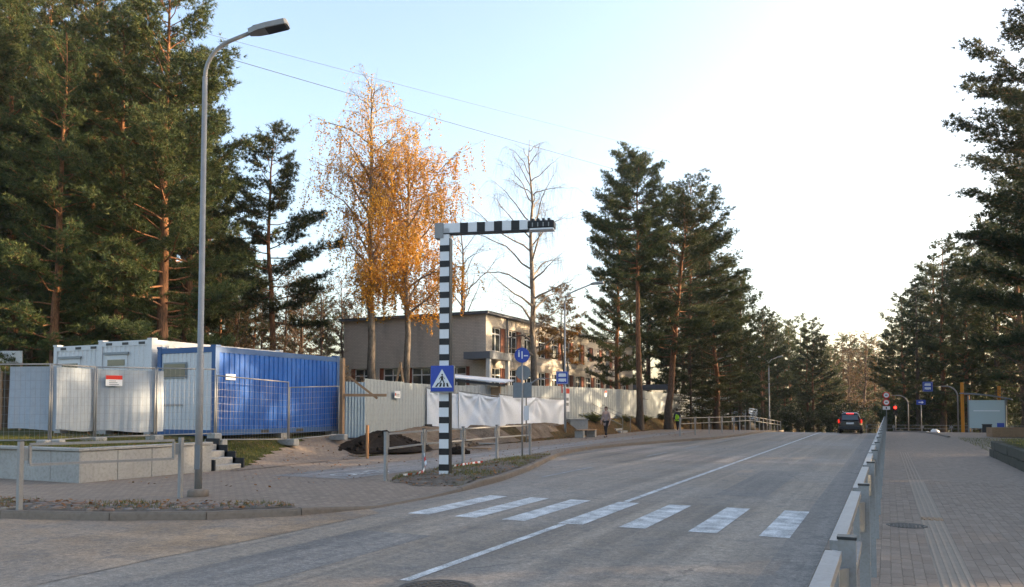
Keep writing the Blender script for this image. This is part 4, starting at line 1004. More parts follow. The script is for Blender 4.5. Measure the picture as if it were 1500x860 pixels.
def window(P, a, b, c, d, split=2, transom=True):
    f = .07; fr_ = MB()
    for q in (((a, .14, c), (a + f, .22, d)), ((b - f, .14, c), (b, .22, d)), ((a + f, .14, c), (b - f, .22, c + f)), ((a + f, .14, d - f), (b - f, .22, d))):
        k = bar_local(P, *q); n = len(fr_.v); fr_.v += k.v
        for g_ in k.f: fr_._f(tuple(n + i for i in g_))
    zt = d - (d - c) * .27 if transom else d
    for s in range(1, split):
        u = a + (b - a) * s / split; k = bar_local(P, (u - .035, .15, c + f), (u + .035, .21, d - f)); n = len(fr_.v); fr_.v += k.v
        for g_ in k.f: fr_._f(tuple(n + i for i in g_))
    if transom:
        k = bar_local(P, (a + f, .145, zt - .04), (b - f, .215, zt + .04)); n = len(fr_.v); fr_.v += k.v
        for g_ in k.f: fr_._f(tuple(n + i for i in g_))
    w_ = fr_.build('window', M['frame'], bl)
    for s in range(split):
        u0, u1 = a + (b - a) * s / split + .05, a + (b - a) * (s + 1) / split - .05
        for z0_, z1_ in (((c + .05, zt - .03), (zt + .03, d - .05)) if transom else ((c + .05, d - .05),)):
            bar_local(P, (u0, .175, z0_), (u1, .185, z1_)).build('pane', M['glass'], w_)
    bar_local(P, (a - .05, -.06, c - .05), (b + .05, .14, c - .003)).build('sill', M['galv'], w_)
    return w_
holes = []; wins = []; panels = []
bays = []
u = .9
while u < BLn - 2.4: bays.append(u); u += 2.62
for k, u in enumerate(bays):
    small = 7 <= k <= 8
    for z0_, z1_ in ((1.75, 3.55), (4.62, 6.25)):
        if z0_ > 3 and small: a, b, c, d = u + .3, u + 1.15, 4.95, 6.15
        else: a, b, c, d = u, u + 1.5, z0_, z1_
        pw = .62
        holes.append((a, b + pw, c, d)); wins.append((a, b, c, d)); panels.append((b, b + pw, c, d))
m = MB(); wall_holes(m, BLn, BH, holes, PF); m.build('facade_wall', M['brick'], bl)
for (a, b, c, d) in wins: window(PF, a, b, c, d, 2)
for (a, b, c, d) in panels: bar_local(PF, (a + .002, .07, c + .002), (b - .002, .29, d - .002)).build('cladding_panel', M['redbrown'], bl)
gh = []; gw = []; gp_ = []
for u in (1.2, 3.9, 6.2, 8.6): gh.append((u, u + 2.1, 1.75, 3.6)); gw.append((u + .3, u + 1.8, 1.75, 3.6)); gp_ += [(u, u + .3, 1.75, 3.6), (u + 1.8, u + 2.1, 1.75, 3.6)]
m = MB(); wall_holes(m, BW, BH, gh, PG); m.build('gable_wall', M['brick'], bl)
for (a, b, c, d) in gw: window(PG, a, b, c, d, 2)
for (a, b, c, d) in gp_: bar_local(PG, (a + .002, .07, c + .002), (b - .002, .29, d - .002)).build('cladding_panel', M['redbrown'], bl)
m = MB(); m.box(-BW, 0, BLn - .02, BLn, 0, BH); m.build('rear_wall', M['brick'], bl); m = MB(); m.box(-BW, -BW + .02, .02, BLn - .021, 0, BH - .01); m.build('rear_wall', M['brick'], bl)
m = MB(); m.box(-BW - .25, .28, -.28, BLn + .25, BH + .001, BH + .13); rf_ = m.build('roof', M['roofgrey'], bl); m = MB(); m.box(-BW - .3, .33, -.33, BLn + .3, BH + .131, BH + .165); m.build('roof_edge', M['galvdark'], rf_)
m = MB(); m.box(-BW + .4, -.35, .35, BLn - .35, 3.9, 4.1); m.build('floor_slab', M['concrete'], bl)
m = MB(); m.box(-BW + .5, -1.2, 1.2, BLn - .9, 0.1, BH - .3); m.build('inner_core', M['plastic'], bl)
m = MB(); m.box(-.95, .95, -1.3, 1.9, 4.0, 4.45); cn = m.build('entrance_canopy', M['roofgrey'], bl)
for (x, y) in ((.75, -1.1), (.75, 1.7)):
    m = MB(); m.box(x - .12, x + .12, y - .12, y + .12, -.4, 3.999); m.build('column', M['frame'], cn)
for y in (3.1, 14.6, 24.6):
    m = MB(); m.tube([(.09, y, .1), (.09, y, BH)], .06, 8); m.build('downpipe', M['galvdark'], bl)
m = MB(); m.box(.002, .03, 2.0, BLn - .4, 4.05, 4.25); m.build('string_course', M['concrete'], bl)
cp = thing('entrance_canopy', 'dark grey flat canopy on posts past the far end of the brick building', 'canopy', (-22.5, 81, .9))
m = MB(); m.box(-1.5, 2.6, -.8, 2.6, 2.75, 3.25); m.build('roof', M['roofgrey'], cp)
for x in (-1.2, 2.3):
    for y in (-.5, 2.3): m = MB(); m.box(x - .1, x + .1, y - .1, y + .1, -.4, 2.749); m.build('post', M['galvdark'], cp)
# lean-to shed and leaning timbers behind the hoarding
q = D(690, 560, 44); sh = thing('lean_to_shed', 'small timber lean-to with a pale sloping roof behind the tarpaulins', 'shed', (q.x, q.y, 1.0), radians(12))
for x in (-1.6, 1.6):
    for y in (0, 1.6): m = MB(); m.box(x - .06, x + .06, y - .06, y + .06, -.2, 2.2 if y else 1.95); m.build('post', M['wood'], sh)
m = MB(); m.face([(-2, -.4, 2.55), (2, -.4, 2.15), (2, 2, 2.35), (-2, 2, 2.75)]); m.face([(-2, -.4, 2.49), (-2, 2, 2.69), (2, 2, 2.29), (2, -.4, 2.09)]); m.face([(-2, -.4, 2.49), (2, -.4, 2.09), (2, -.4, 2.15), (-2, -.4, 2.55)]); m.build('roof', M['tarp'], sh)
m = MB(); m.box(-1.5, 1.5, .1, .16, .2, 1.9); m.build('boarding', M['wood'], sh)
m = MB(); m.bar((-2, -.35, 2.38), (2, -.35, 1.98), .08, .14); m.build('beam', M['plastic'], sh)
for k, (px, dx, lab) in enumerate(((578, .55, 'leaning reddish timber prop showing above the hoarding'), (588, -.5, 'second timber prop leaning the other way above the hoarding'))):
    q = D(px, 562, 37.5); m = MB(); m.bar((-dx * .9, 0, 0), (dx * .4, .2, 3.0), .09); m.build('timber_prop', M['wood'], None, (q.x, q.y, lawn_z(q.x, q.y)), 0, label=lab, cat='timber')
# ------------------------------------------------------------------ stairs, handrail, bench and pallets on the bank
sx, sy = -15.75, 51.2
stp = thing('bank_stairs', 'worn concrete stairs with a grey handrail climbing the leafy bank', 'stairs', (sx, sy, .1))
for k in range(6):
    m = MB(); m.box(-.33 * k - .36, -.33 * k, -.75, .75, -.1 + .1 * k, .16 + .155 * k, bev=.015); m.build('step', M['concrete'], stp)
for y in (-.85,):
    m = MB(); m.tube([(.15, y, 0), (.15, y, 1.0), (-2.0, y, 1.95), (-2.0, y, .9)], .022, 8); m.build('handrail', M['galv'], stp)
    m = MB(); m.tube([(.15, y, .55), (-2.0, y, 1.5)], .018, 8); m.build('handrail', M['galv'], stp)
m = MB(); m.tube([(.15, .85, 0), (.15, .85, 1.0), (-2.0, .85, 1.95), (-2.0, .85, .9)], .022, 8); m.build('handrail', M['galv'], stp)
bq = G(858, 641, .12)
bn = thing('park_bench', 'low bench of timber boards on blocks beside the pavement', 'bench', (bq.x, bq.y, .12), radians(84))
for k in range(3): m = MB(); m.box(-.95, .95, -.26 + .18 * k, -.11 + .18 * k, .40, .45, bev=.008); m.build('board', M['wood'], bn)
for x in (-.75, .75): m = MB(); m.box(x - .09, x + .09, -.26, .26, -.01, .399); m.build('leg', M['concrete'], bn)
q = G(850, 634, .12)
q = G(846, 639, .12); pb = thing('cable_box', 'pale grey utility box on dark blocks behind the bench', 'box', (q.x, q.y, .12), radians(40))
m = MB(); m.box(-.55, .55, -.3, .3, .35, .95, bev=.02); m.build('body', M['concrete'], pb); m = MB(); m.box(-.6, .6, -.34, .34, .951, 1.0, bev=.01); m.build('lid', M['galv'], pb)
for x in (-.4, .4): m = MB(); m.box(x - .12, x + .12, -.25, .25, -.02, .349); m.build('foot', M['plastic'], pb)
# ------------------------------------------------------------------ right hand side: wall, shelter, bollards
sw = thing('stone_wall', 'low dark mossy stone wall edging the grass beside the footway', 'wall', (3.12, 31.8, .1))
SWM = []
for k in range(4):
    r = random.Random(40 + k); m = MB(); m.box(0, .33, -.295, .295, 0, .27, bev=.02); m.v = [(v[0] + r.uniform(-.012, .012), v[1] + r.uniform(-.008, .008), v[2] + r.uniform(-.01, .01)) for v in m.v]; SWM.append(m.mesh('wall_stone', worn('mossy wall stone', (.085, .08, .065), .95, 0, .35, 5, (.04, .05, .02), .6, .5)))
for row in range(2):
    y = 31.5 - .3 * row
    while y > 5: meshobj('wall_stone', SWM[rnd.randrange(4)], sw, (rnd.uniform(-.012, .012), y - 31.8, .28 * row)); y -= .6
x = 3.8
while x < 9:
    for row in range(2):
        meshobj('wall_stone', SWM[rnd.randrange(4)], sw, (x - 3.12 + .3 * row, -.15, .28 * row), pi / 2)
    x += .6
s0 = D(1441, 634, 59); sg_ = zr(s0.y) + .12
shl = thing('bus_shelter', 'bus shelter with curved grey roof, frosted glass and two orange posts', 'bus shelter', (s0.x, s0.y, sg_), radians(-8))
for (x, y, h_) in ((-1.33, .1, 3.75), (.95, 2.6, 3.5)):
    m = MB(); m.box(x - .11, x + .11, y - .11, y + .11, -.1, h_, bev=.01); m.build('post', M['orange'], shl)
for (x, y) in ((-.95, .05), (1.4, .05), (-.95, 3.5), (1.4, 3.5)):
    m = MB(); m.box(x - .045, x + .045, y - .045, y + .045, -.1, 2.75 if x < 0 else 2.5); m.build('upright', M['galvdark'], shl)
V = []; n = 10
m = MB()
P_ = [(-1.5 + 3.3 * i / n, 2.98 - .46 * (i / n) ** 1.8) for i in range(n + 1)]
m.prism(P_ + [(x, z - .08) for x, z in reversed(P_)], -3.8, .15, Matrix(((1, 0, 0, 0), (0, 0, -1, 0), (0, 1, 0, 0), (0, 0, 0, 1)))); m.build('roof', M['roofgrey'], shl)
m = MB(); m.box(-.90, 1.35, .03, .05, .35, 2.42); pn = m.build('glass_panel', M['shelter_glass'], shl)
m = MB(); m.box(-.62, 1.05, .018, .029, 1.60, 1.67); m.build('stripe', M['signwhite'], pn); m = MB(); m.box(.85, 1.3, .018, .029, .45, .75); m.build('sticker', M['signblue'], pn)
m = MB(); m.box(-.90, 1.35, 3.46, 3.48, .35, 2.42); m.build('glass_panel', M['shelter_glass'], shl)
m = MB(); m.box(1.36, 1.38, .12, 3.42, .35, 2.05); m.build('glass_panel', M['shelter_glass'], shl)
m = MB(); m.box(.95, 1.3, .3, 3.2, .42, .48); bb = m.build('bench', M['wood'], shl)
for y in (.5, 3.0): m = MB(); m.box(1.05, 1.2, y - .05, y + .05, -.05, .419); m.build('bench_leg', M['plastic'], bb)
q = D(1446, 634, 57); lb = thing('litter_bin', 'dark square litter bin in front of the bus shelter glass', 'litter bin', (q.x, q.y, zr(q.y) + .12), 0)
m = MB(); m.box(-.28, .28, -.2, .2, 0, .55, bev=.02); m.build('body', M['plastic'], lb); m = MB(); m.box(-.31, .31, -.23, .23, .551, .62, bev=.015); m.build('rim', M['iron'], lb)
for k, (px, py, r, lab) in enumerate(((1358, 621, .22, 'small white rounded boulder at the edge of the dark wood'), (1369, 618, .42, 'large white rounded boulder at the edge of the dark wood'))):
    q = D(px, 628, 74 + k * 2); o = meshobj('boulder', SM[k], None, (q.x, q.y, zr(q.y) + .1 + r * .4), 1.1 * k, label=lab, cat='boulder'); o.scale = (2.2 * r, 2.6 * r, 11 * r); o.material_slots[0].link = 'OBJECT'; o.material_slots[0].material = M['signwhite']
q = D(1487, 633, 45); pl = thing('planter', 'low brown timber planter on the grass behind the stone wall', 'planter', (q.x, q.y, gz(q.x, q.y) + .12), .2)
for (a, b, c, d) in ((-1.3, 1.3, -.5, -.44), (-1.3, 1.3, .44, .5), (-1.3, -1.24, -.439, .439), (1.24, 1.3, -.439, .439)): m = MB(); m.box(a, b, c, d, -.1, .42, bev=.01); m.build('board', M['wood'], pl)
m = MB(); m.box(-1.23, 1.23, -.43, .43, 0, .36); m.build('earth', M['soil'], pl)
kq = bpy.data.objects.new('kerb', None); add(kq, kind='structure')
cur = [G(1388, 641, .12), G(1372, 637, .12), G(1358, 634.5, .12), G(1344, 633, .12), G(1325, 632.5, .12), G(1308, 632.3, .12)]
kerb_run(kq, [Vector((p.x, p.y)) for p in cur][::-1], lambda p: .20, .16)
# ------------------------------------------------------------------ overhead cables
def cable(label, a, b, sag, r=.014):
    pts = [a.lerp(b, s) - Vector((0, 0, sag * 4 * s * (1 - s))) for s in frange(0, 1, 28)]; m = MB(); m.tube([p - a for p in pts], r, 5, False); return m.build('overhead_cable', M['plastic'], None, a, label=label, cat='cable')
cable('lower dark overhead cable crossing before the golden birch', D(200, 46, 50), D(1160, 318, 112), .25, .02)
cable('upper thin overhead cable running above the tree tops', D(60, -16, 50), D(1010, 232, 112), .2, .014)
# ------------------------------------------------------------------ car
cq = G(1245.5, 635, 0); car = thing('estate_car', 'dark estate car driving away with its brake lights lit', 'car', (cq.x, cq.y, zr(cq.y)), 0); car.scale = (.9, .9, .9)
sec = [(-.05, .30, .98, .70), (.0, .26, 1.02, .80), (.25, .22, 1.05, .86), (1.2, .20, 1.05, .88), (2.4, .20, 1.02, .88), (3.5, .22, .96, .86), (4.15, .28, .82, .80), (4.35, .38, .66, .70)]
m = MB(); n = 14
def sect(y, z0, z1, hw):
    P = []
    for k in range(n):
        a = 2 * pi * k / n - pi / 2; c_, s_ = cos(a), sin(a); e_ = .35
        P.append((hw * math.copysign(abs(c_) ** e_, c_), y, (z0 + z1) / 2 + (z1 - z0) / 2 * math.copysign(abs(s_) ** e_, s_)))
    return P
for s in sec: m.v += sect(*s)
for i in range(len(sec) - 1):
    for k in range(n): m._f((i * n + k, i * n + (k + 1) % n, (i + 1) * n + (k + 1) % n, (i + 1) * n + k), True)
m._f(tuple(range(n))); m._f(tuple((len(sec) - 1) * n + k for k in reversed(range(n)))); m.build('body', M['carpaint'], car)
m = MB(); cs = [(.06, 1.0, .80, 1.0), (.22, 1.0, .72, 1.52), (.5, 1.0, .71, 1.60), (1.6, 1.0, .71, 1.64), (2.5, 1.0, .70, 1.58), (3.35, .96, .76, 1.02)]
for (y, zb, hw, zt_) in cs: m.v += [(-hw - .08 * (zt_ > 1.2), y, zb), (-hw * .86, y, zt_ - .08 * (zt_ > 1.2)), (-hw * .7, y, zt_), (hw * .7, y, zt_), (hw * .86, y, zt_ - .08 * (zt_ > 1.2)), (hw + .08 * (zt_ > 1.2), y, zb)]
for i in range(len(cs) - 1):
    for k in range(5): m._f((i * 6 + k + 1, i * 6 + k, (i + 1) * 6 + k, (i + 1) * 6 + k + 1), True)
m._f((0, 1, 2, 3, 4, 5)); m._f((35, 34, 33, 32, 31, 30)); cabin = m.build('cabin', M['carpaint'], car)
m = MB(); m.face([(-.60, .04, 1.05), (.60, .04, 1.05), (.53, .175, 1.44), (-.53, .175, 1.44)]); m.build('rear_window', M['glass'], cabin)
m = MB(); m.face([(-.6, 3.39, 1.05), (-.5, 2.62, 1.52), (.5, 2.62, 1.52), (.6, 3.39, 1.05)]); m.build('windscreen', M['glass'], cabin)
for s in (-1, 1):
    for (a, b) in ((.45, 1.45), (1.55, 2.5)):
        m = MB(); m.face([(s * .81, a, 1.06), (s * .81, b, 1.06), (s * .668, b - .02, 1.46), (s * .668, a + .02, 1.46)]); m.build('side_window', M['glass'], cabin)
    m = MB(); m.box(s * .81 - .05, s * .81 + .05, -.058, .05, .80, 1.08, bev=.02); m.build('tail_light', M['carlamp'], car)
    m = MB(); m.box(s * .93 - .09, s * .93 + .09, 2.55, 2.68, 1.02, 1.17, bev=.02); m.build('mirror', M['carpaint'], car)
    m = MB(); m.bar((s * .56, .5, 1.67), (s * .56, 2.2, 1.70), .04); m.build('roof_rail', M['galv'], car)
    m = MB(); m.box(s * .6 - .14, s * .6 + .14, 4.25, 4.34, .62, .76, bev=.02); m.build('headlight', M['signwhite'], car)
    for y in (.75, 3.45):
        Mx = Matrix.Translation((s * .76, y, .315)) @ Matrix.Rotation(pi / 2, 4, 'Y'); m = MB(); m.lathe([(.2, -.11), (.29, -.11), (.315, -.08), (.315, .08), (.29, .11), (.2, .11)], 20); m.v = [tuple(Mx @ Vector(v)) for v in m.v]; wh = m.build('wheel', M['rubber'], car)
        m = MB(); m.lathe([(.195, -.114), (.195, .114)], 16); m.v = [tuple(Mx @ Vector(v)) for v in m.v]; m.build('rim', M['galv'], wh)
m = MB(); m.box(-.26, .26, .10, .14, 1.50, 1.56); m.build('high_brake_light', M['brake'], cabin)
m = MB(); m.box(-.27, .27, -.075, -.062, .72, .84); m.build('number_plate', M['signwhite'], car)
m = MB(); m.box(-.78, .78, -.10, .0, .34, .56, bev=.03); m.build('bumper', M['plastic'], car)
m = MB(); m.box(-.55, .55, .02, .3, 1.60, 1.635); m.build('roof_spoiler', M['carpaint'], cabin)

# ------------------------------------------------------------------ people
def skin_mesh(name, J, E_, mat, sub=2):
    """grow one continuous surface along a skeleton; J: joint -> (x, y, z, r)"""
    names = list(J); me = bpy.data.meshes.new(name); me.from_pydata([J[k][:3] for k in names], [(names.index(a), names.index(b)) for a, b in E_], [])
    o = bpy.data.objects.new(name, me); COL.objects.link(o); md = o.modifiers.new('s', 'SKIN'); md.use_smooth_shade = True
    sv = me.skin_vertices[0].data
    for i, k in enumerate(names): r = J[k][3]; sv[i].radius = r if hasattr(r, '__len__') else (r, r)
    sv[0].use_root = True; s2 = o.modifiers.new('d', 'SUBSURF'); s2.levels = s2.render_levels = sub
    dg = bpy.context.evaluated_depsgraph_get(); out = bpy.data.meshes.new_from_object(o.evaluated_get(dg)); bpy.data.objects.remove(o); bpy.data.meshes.remove(me)
    out.name = name; out.materials.clear(); out.materials.append(mat)
    out.polygons.foreach_set('use_smooth', [True] * len(out.polygons)); return out
def plain(name, c, rough=.8): return worn(name, c, rough, 0, .12, 12, [v * .6 for v in c], .3)
def person(label, loc, rz, coat, trousers, hairc, long_coat, vest=None):
    root = thing('person', label, 'person', loc, rz)
    skinm = plain('skin', (.52, .33, .25), .6); coatm = plain('coat cloth', coat); trm = plain('trouser cloth', trousers); hm = plain('hair', hairc, .6)
    J = dict(pelvis=(0, 0, .93, (.13, .10)), belly=(0, 0, 1.10, (.125, .09)), chest=(0, -.01, 1.30, (.15, .10)), neck=(0, 0, 1.45, .055), head0=(0, -.02, 1.52, .07), head1=(0, -.015, 1.60, (.078, .09)), head2=(0, 0, 1.68, .07), nose=(0, -.105, 1.585, .016))
    E_ = [('pelvis', 'belly'), ('belly', 'chest'), ('chest', 'neck'), ('neck', 'head0'), ('head0', 'head1'), ('head1', 'head2'), ('head1', 'nose')]
    st_ = .16
    for s, nm in ((-1, 'l'), (1, 'r')):
        f = s * st_
        J.update({nm + 'sh': (s * .17, 0, 1.38, .06), nm + 'el': (s * .235, .02 + f * .2, 1.12, .042), nm + 'wr': (s * .235, -.05 + f * .5, .90, .028), nm + 'pa': (s * .233, -.065 + f * .5, .84, .032),
                  nm + 'hip': (s * .09, 0, .86, .085), nm + 'kn': (s * .095, -.04 - f * .45, .50, .058), nm + 'an': (s * .095, .0 - f, .09, .038), nm + 'to': (s * .105, -.15 - f, .04, .035)})
        E_ += [('chest', nm + 'sh'), (nm + 'sh', nm + 'el'), (nm + 'el', nm + 'wr'), (nm + 'wr', nm + 'pa'), ('pelvis', nm + 'hip'), (nm + 'hip', nm + 'kn'), (nm + 'kn', nm + 'an'), (nm + 'an', nm + 'to')]
        px_, py_ = s * .233, -.065 + f * .5
        for k, (dy, L_) in enumerate(((-.03, .075), (-.01, .085), (.01, .08), (.03, .065))):
            J[nm + 'f%d' % k] = (px_ - s * .004, py_ + dy, .80, .0095); J[nm + 'g%d' % k] = (px_ - s * .02, py_ + dy, .80 - L_, .008); E_ += [(nm + 'pa', nm + 'f%d' % k), (nm + 'f%d' % k, nm + 'g%d' % k)]
        J[nm + 't'] = (px_ - s * .012, py_ - .05, .81, .0095); E_.append((nm + 'pa', nm + 't'))
    body = meshobj('body', skin_mesh('body', J, E_, skinm, 2), root)
    C = {k: J[k] for k in ('pelvis', 'belly', 'chest', 'neck')}; C = {k: (*v[:3], tuple(r * 1.22 for r in v[3]) if hasattr(v[3], '__len__') else v[3] * 1.35) for k, v in C.items()}
    CE = [('pelvis', 'belly'), ('belly', 'chest'), ('chest', 'neck')]
    for nm in 'lr':
        for k, m_ in (('sh', 1.3), ('el', 1.45), ('wr', 1.5)): v = J[nm + k]; C[nm + k] = (*v[:3], v[3] * m_)
        CE += [('chest', nm + 'sh'), (nm + 'sh', nm + 'el'), (nm + 'el', nm + 'wr')]
    if long_coat: C['hem'] = (0, .01, .60, (.19, .17)); CE.append(('pelvis', 'hem'))
    else: C['hem'] = (0, 0, .84, (.16, .13)); CE.append(('pelvis', 'hem'))
    meshobj('coat', skin_mesh('coat', C, CE, coatm, 2), root)
    T_ = {'pelvis': (0, 0, .93, (.135, .105))}; TE = []
    for nm in 'lr':
        for k, m_ in (('hip', 1.12), ('kn', 1.25), ('an', 1.4)): v = J[nm + k]; T_[nm + k] = (*v[:3], v[3] * m_)
        TE += [('pelvis', nm + 'hip'), (nm + 'hip', nm + 'kn'), (nm + 'kn', nm + 'an')]
        a, b = J[nm + 'an'], J[nm + 'to']
        meshobj('shoe', skin_mesh('shoe', {'a': (a[0], a[1] + .04, .05, .045), 'b': (b[0], b[1] - .02, .04, .04)}, [('a', 'b')], M['plastic'], 2), root)
    meshobj('trousers', skin_mesh('trousers', T_, TE, trm, 2), root)
    m = MB(); 
    for i in range(6):
        th = pi * .5 * i / 5.0
        m.v += [(.092 * cos(th) * cos(a), .012 + .105 * cos(th) * sin(a), 1.615 + .115 * sin(th) - (.09 if (sin(a) > -.2 and i == 0) else 0)) for a in [2 * pi * k / 14 for k in range(14)]]
    for i in range(5):
        for k in range(14): m._f((i * 14 + k, i * 14 + (k + 1) % 14, (i + 1) * 14 + (k + 1) % 14, (i + 1) * 14 + k), True)
    m.build('hair', hm, root)
    for s in (-1, 1):
        m = MB(); m.lathe([(.003, -.008), (.011, 0), (.003, .008)], 8, (s * .032, -.098, 1.612)); m.build('eye', M['black'], root)
        m = MB(); m.lathe([(.004, -.03), (.014, 0), (.004, .028)], 8, (s * .084, .0, 1.60)); m.build('ear', skinm, root)
    m = MB(); m.box(-.025, .025, -.098, -.085, 1.545, 1.553); m.build('mouth', M['redbrown'], root)
    if vest:
        C2 = {k: (*v[:3], tuple(r * 1.06 for r in v[3]) if hasattr(v[3], '__len__') else v[3] * .9) for k, v in C.items() if k in ('pelvis', 'belly', 'chest', 'hem')}
        C2['chest'] = (0, 0, 1.34, (.20, .145)); C2['hem'] = (0, 0, .88, (.175, .145)); vs = meshobj('vest', skin_mesh('vest', C2, [('pelvis', 'belly'), ('belly', 'chest'), ('pelvis', 'hem')], plain('high visibility cloth', vest), 2), root)
    return root
q = G(888, 641, .12); person('person in a pale pinkish coat walking along the pavement by the bench', (q.x, q.y, .13), radians(-20), (.36, .27, .25), (.015, .015, .02), (.09, .05, .03), True)
q = D(992, 600, 60); person('worker in a yellow green vest beside the leaning pine', (q.x, q.y, gz(q.x, q.y) + .02), radians(160), (.03, .035, .05), (.012, .013, .02), (.04, .03, .02), False, (.36, .62, .03))

# ------------------------------------------------------------------ trees
class Tubes:
    def __init__(s): s.V = []; s.Q = []; s.n = 0
    def add(s, P, R, k=5):
        P = np.asarray(P, float); n = len(P); T = np.gradient(P, axis=0); T /= np.linalg.norm(T, axis=1)[:, None] + 1e-9
        ref = np.array([1., 0, 0]) if abs(T[0][0]) < .8 else np.array([0, 1., 0])
        U = np.cross(T, ref); U /= np.linalg.norm(U, axis=1)[:, None] + 1e-9; W = np.cross(T, U)
        a = np.arange(k) * 2 * pi / k
        ring = P[:, None, :] + (U[:, None, :] * np.cos(a)[None, :, None] + W[:, None, :] * np.sin(a)[None, :, None]) * np.asarray(R)[:, None, None]
        s.V.append(ring.reshape(-1, 3)); i = np.arange(n - 1)[:, None] * k; j = np.arange(k)[None, :]; jn = (j + 1) % k
        s.Q.append((np.stack([i + j, i + jn, i + k + jn, i + k + j], -1).reshape(-1, 4)) + s.n); s.n += n * k
    def mesh(s, name, mat): return np_mesh(name, np.concatenate(s.V), quads=np.concatenate(s.Q), mat=mat, smooth_=True)
def needles(name, C, Dr, K, l, w_, spread, mat, rg):
    """K narrow blades about every shoot"""
    C = np.repeat(np.asarray(C), K, 0); Dr = np.repeat(np.asarray(Dr), K, 0); N = len(C); tint = np.repeat(rg.random(N // K) ** 1.3, K)
    d = Dr + rg.normal(size=(N, 3)) * spread; d /= np.linalg.norm(d, axis=1)[:, None]
    wv = np.cross(d, rg.normal(size=(N, 3))); wv /= np.linalg.norm(wv, axis=1)[:, None] + 1e-9; wv *= (w_ * rg.uniform(.6, 1.3, N))[:, None]
    L = (l * rg.uniform(.6, 1.25, N))[:, None]; V = np.stack([C - wv, C + wv, C + d * L], 1).reshape(-1, 3)
    return np_mesh(name, V, tris=np.arange(N * 3).reshape(-1, 3), mat=mat, attr=np.repeat(tint, 3))
def leaves(name, C, size, mat, rg, hang=.5):
    C = np.asarray(C); N = len(C); u = rg.normal(size=(N, 3)); u[:, 2] -= hang; u /= np.linalg.norm(u, axis=1)[:, None]
    v = np.cross(u, rg.normal(size=(N, 3))); v /= np.linalg.norm(v, axis=1)[:, None] + 1e-9; s = (size * rg.uniform(.6, 1.3, N))[:, None]
    V = np.stack([C, C + (u * .5 + v * .42) * s, C + u * s, C + (u * .5 - v * .42) * s], 1).reshape(-1, 3)
    return np_mesh(name, V, quads=np.arange(N * 4).reshape(-1, 4), mat=mat, attr=np.repeat(rg.random(N), 4))
def nrm(v): return v / (np.linalg.norm(v) + 1e-9)
def pine(seed, H, cb, R, nl, q=1.0, mat='needle', lean=(0, 0), K=13, nlen=.20, nw=.0135, shape=.6, barkm='pinebark', dead=6):
    rg = np.random.default_rng(seed); tb = Tubes(); C, Dr = [], []
    z = np.linspace(0, H, 14); wob = np.cumsum(rg.normal(0, .05, (14, 2)), 0); wob[0] = 0
    tr = np.stack([wob[:, 0] + lean[0] * (z / H) ** 1.4, wob[:, 1] + lean[1] * (z / H) ** 1.4, z], 1); r0 = H * .0135
    tr[0][2] = -.4
    tb.add(tr, r0 * (1.25 * np.exp(-z * 1.8) * .4 + 1) * (1 - z / H * .93), 9)
    def tp(t): f = t * 13; i = min(12, int(f)); return tr[i] + (tr[i + 1] - tr[i]) * (f - i)
    az = rg.random() * 6.28
    for i in range(nl):
        u = ((i + rg.random() * .8) / nl); t = cb + (1 - cb) * u * .985; az += 2.4 + rg.normal() * .35; b = tp(t)
        prof = min(1, .50 + 1.5 * u) * (1 - u) ** shape + .12; L = R * prof * (rg.uniform(.55, .95) if i % 3 else rg.uniform(.9, 1.12)) * (1 + .22 * sin(az + seed))
        if L < .25: L = .25
        p0 = (-.10 + .75 * u) + rg.normal() * .13; out = np.array([cos(az), sin(az), 0]); n = 6; P = [b]; cur = p0
        for k in range(n): P.append(P[-1] + (out * cos(cur) + np.array([0, 0, sin(cur)])) * L / n + rg.normal(size=3) * L * .02); cur += .09 - .03 * u
        P = np.array(P); tb.add(P, np.linspace(max(.016, r0 * .22 * (1 - .7 * u)), .007, n + 1), 5)
        ns = max(3, int(L * 5.4 * q)); big_ = 1.0
        for k in range(ns):
            s = .28 + .72 * (k + rg.random()) / ns; f = s * n; j = min(n - 1, int(f)); pb_ = P[j] + (P[j + 1] - P[j]) * (f - j); side = 1 if k % 2 else -1
            lat = np.array([-out[1], out[0], 0]) * side; d = nrm(out * rg.uniform(.3, 1.0) + lat * rg.uniform(.25, 1.0) * (1.15 - s * .6) + np.array([0, 0, rg.uniform(-.05, .45)]))
            tl = rg.uniform(.35, .75) * (.55 + .22 * L) * (1.15 - .35 * s); e = pb_ + d * tl + np.array([0, 0, .06 * tl]); tb.add(np.array([pb_, (pb_ + e) / 2 - np.array([0, 0, .03]), e]), [.010, .007, .004], 3)
            m_ = max(5, int(tl * 17 * q))
            g = np.linspace(.3, 1.0, m_); C.append(pb_ + (e - pb_) * g[:, None] + rg.normal(0, .08 + .07 * tl, (m_, 3)) * np.array([1, 1, .55])); Dr.append(np.tile(d * .7 + np.array([0, 0, .35]), (m_, 1)))
    for i in range(dead):
        t = rg.uniform(.05, cb); b = tp(t); a = rg.random() * 6.28; L = rg.uniform(.3, 1.3); tb.add(np.array([b, b + np.array([cos(a), sin(a), rg.uniform(-.2, .2)]) * L]), [.018, .006], 4)
    return tb.mesh('trunk', M[barkm]), needles('crown', np.concatenate(C), np.concatenate(Dr), K, nlen, nw, .75, M[mat], rg)
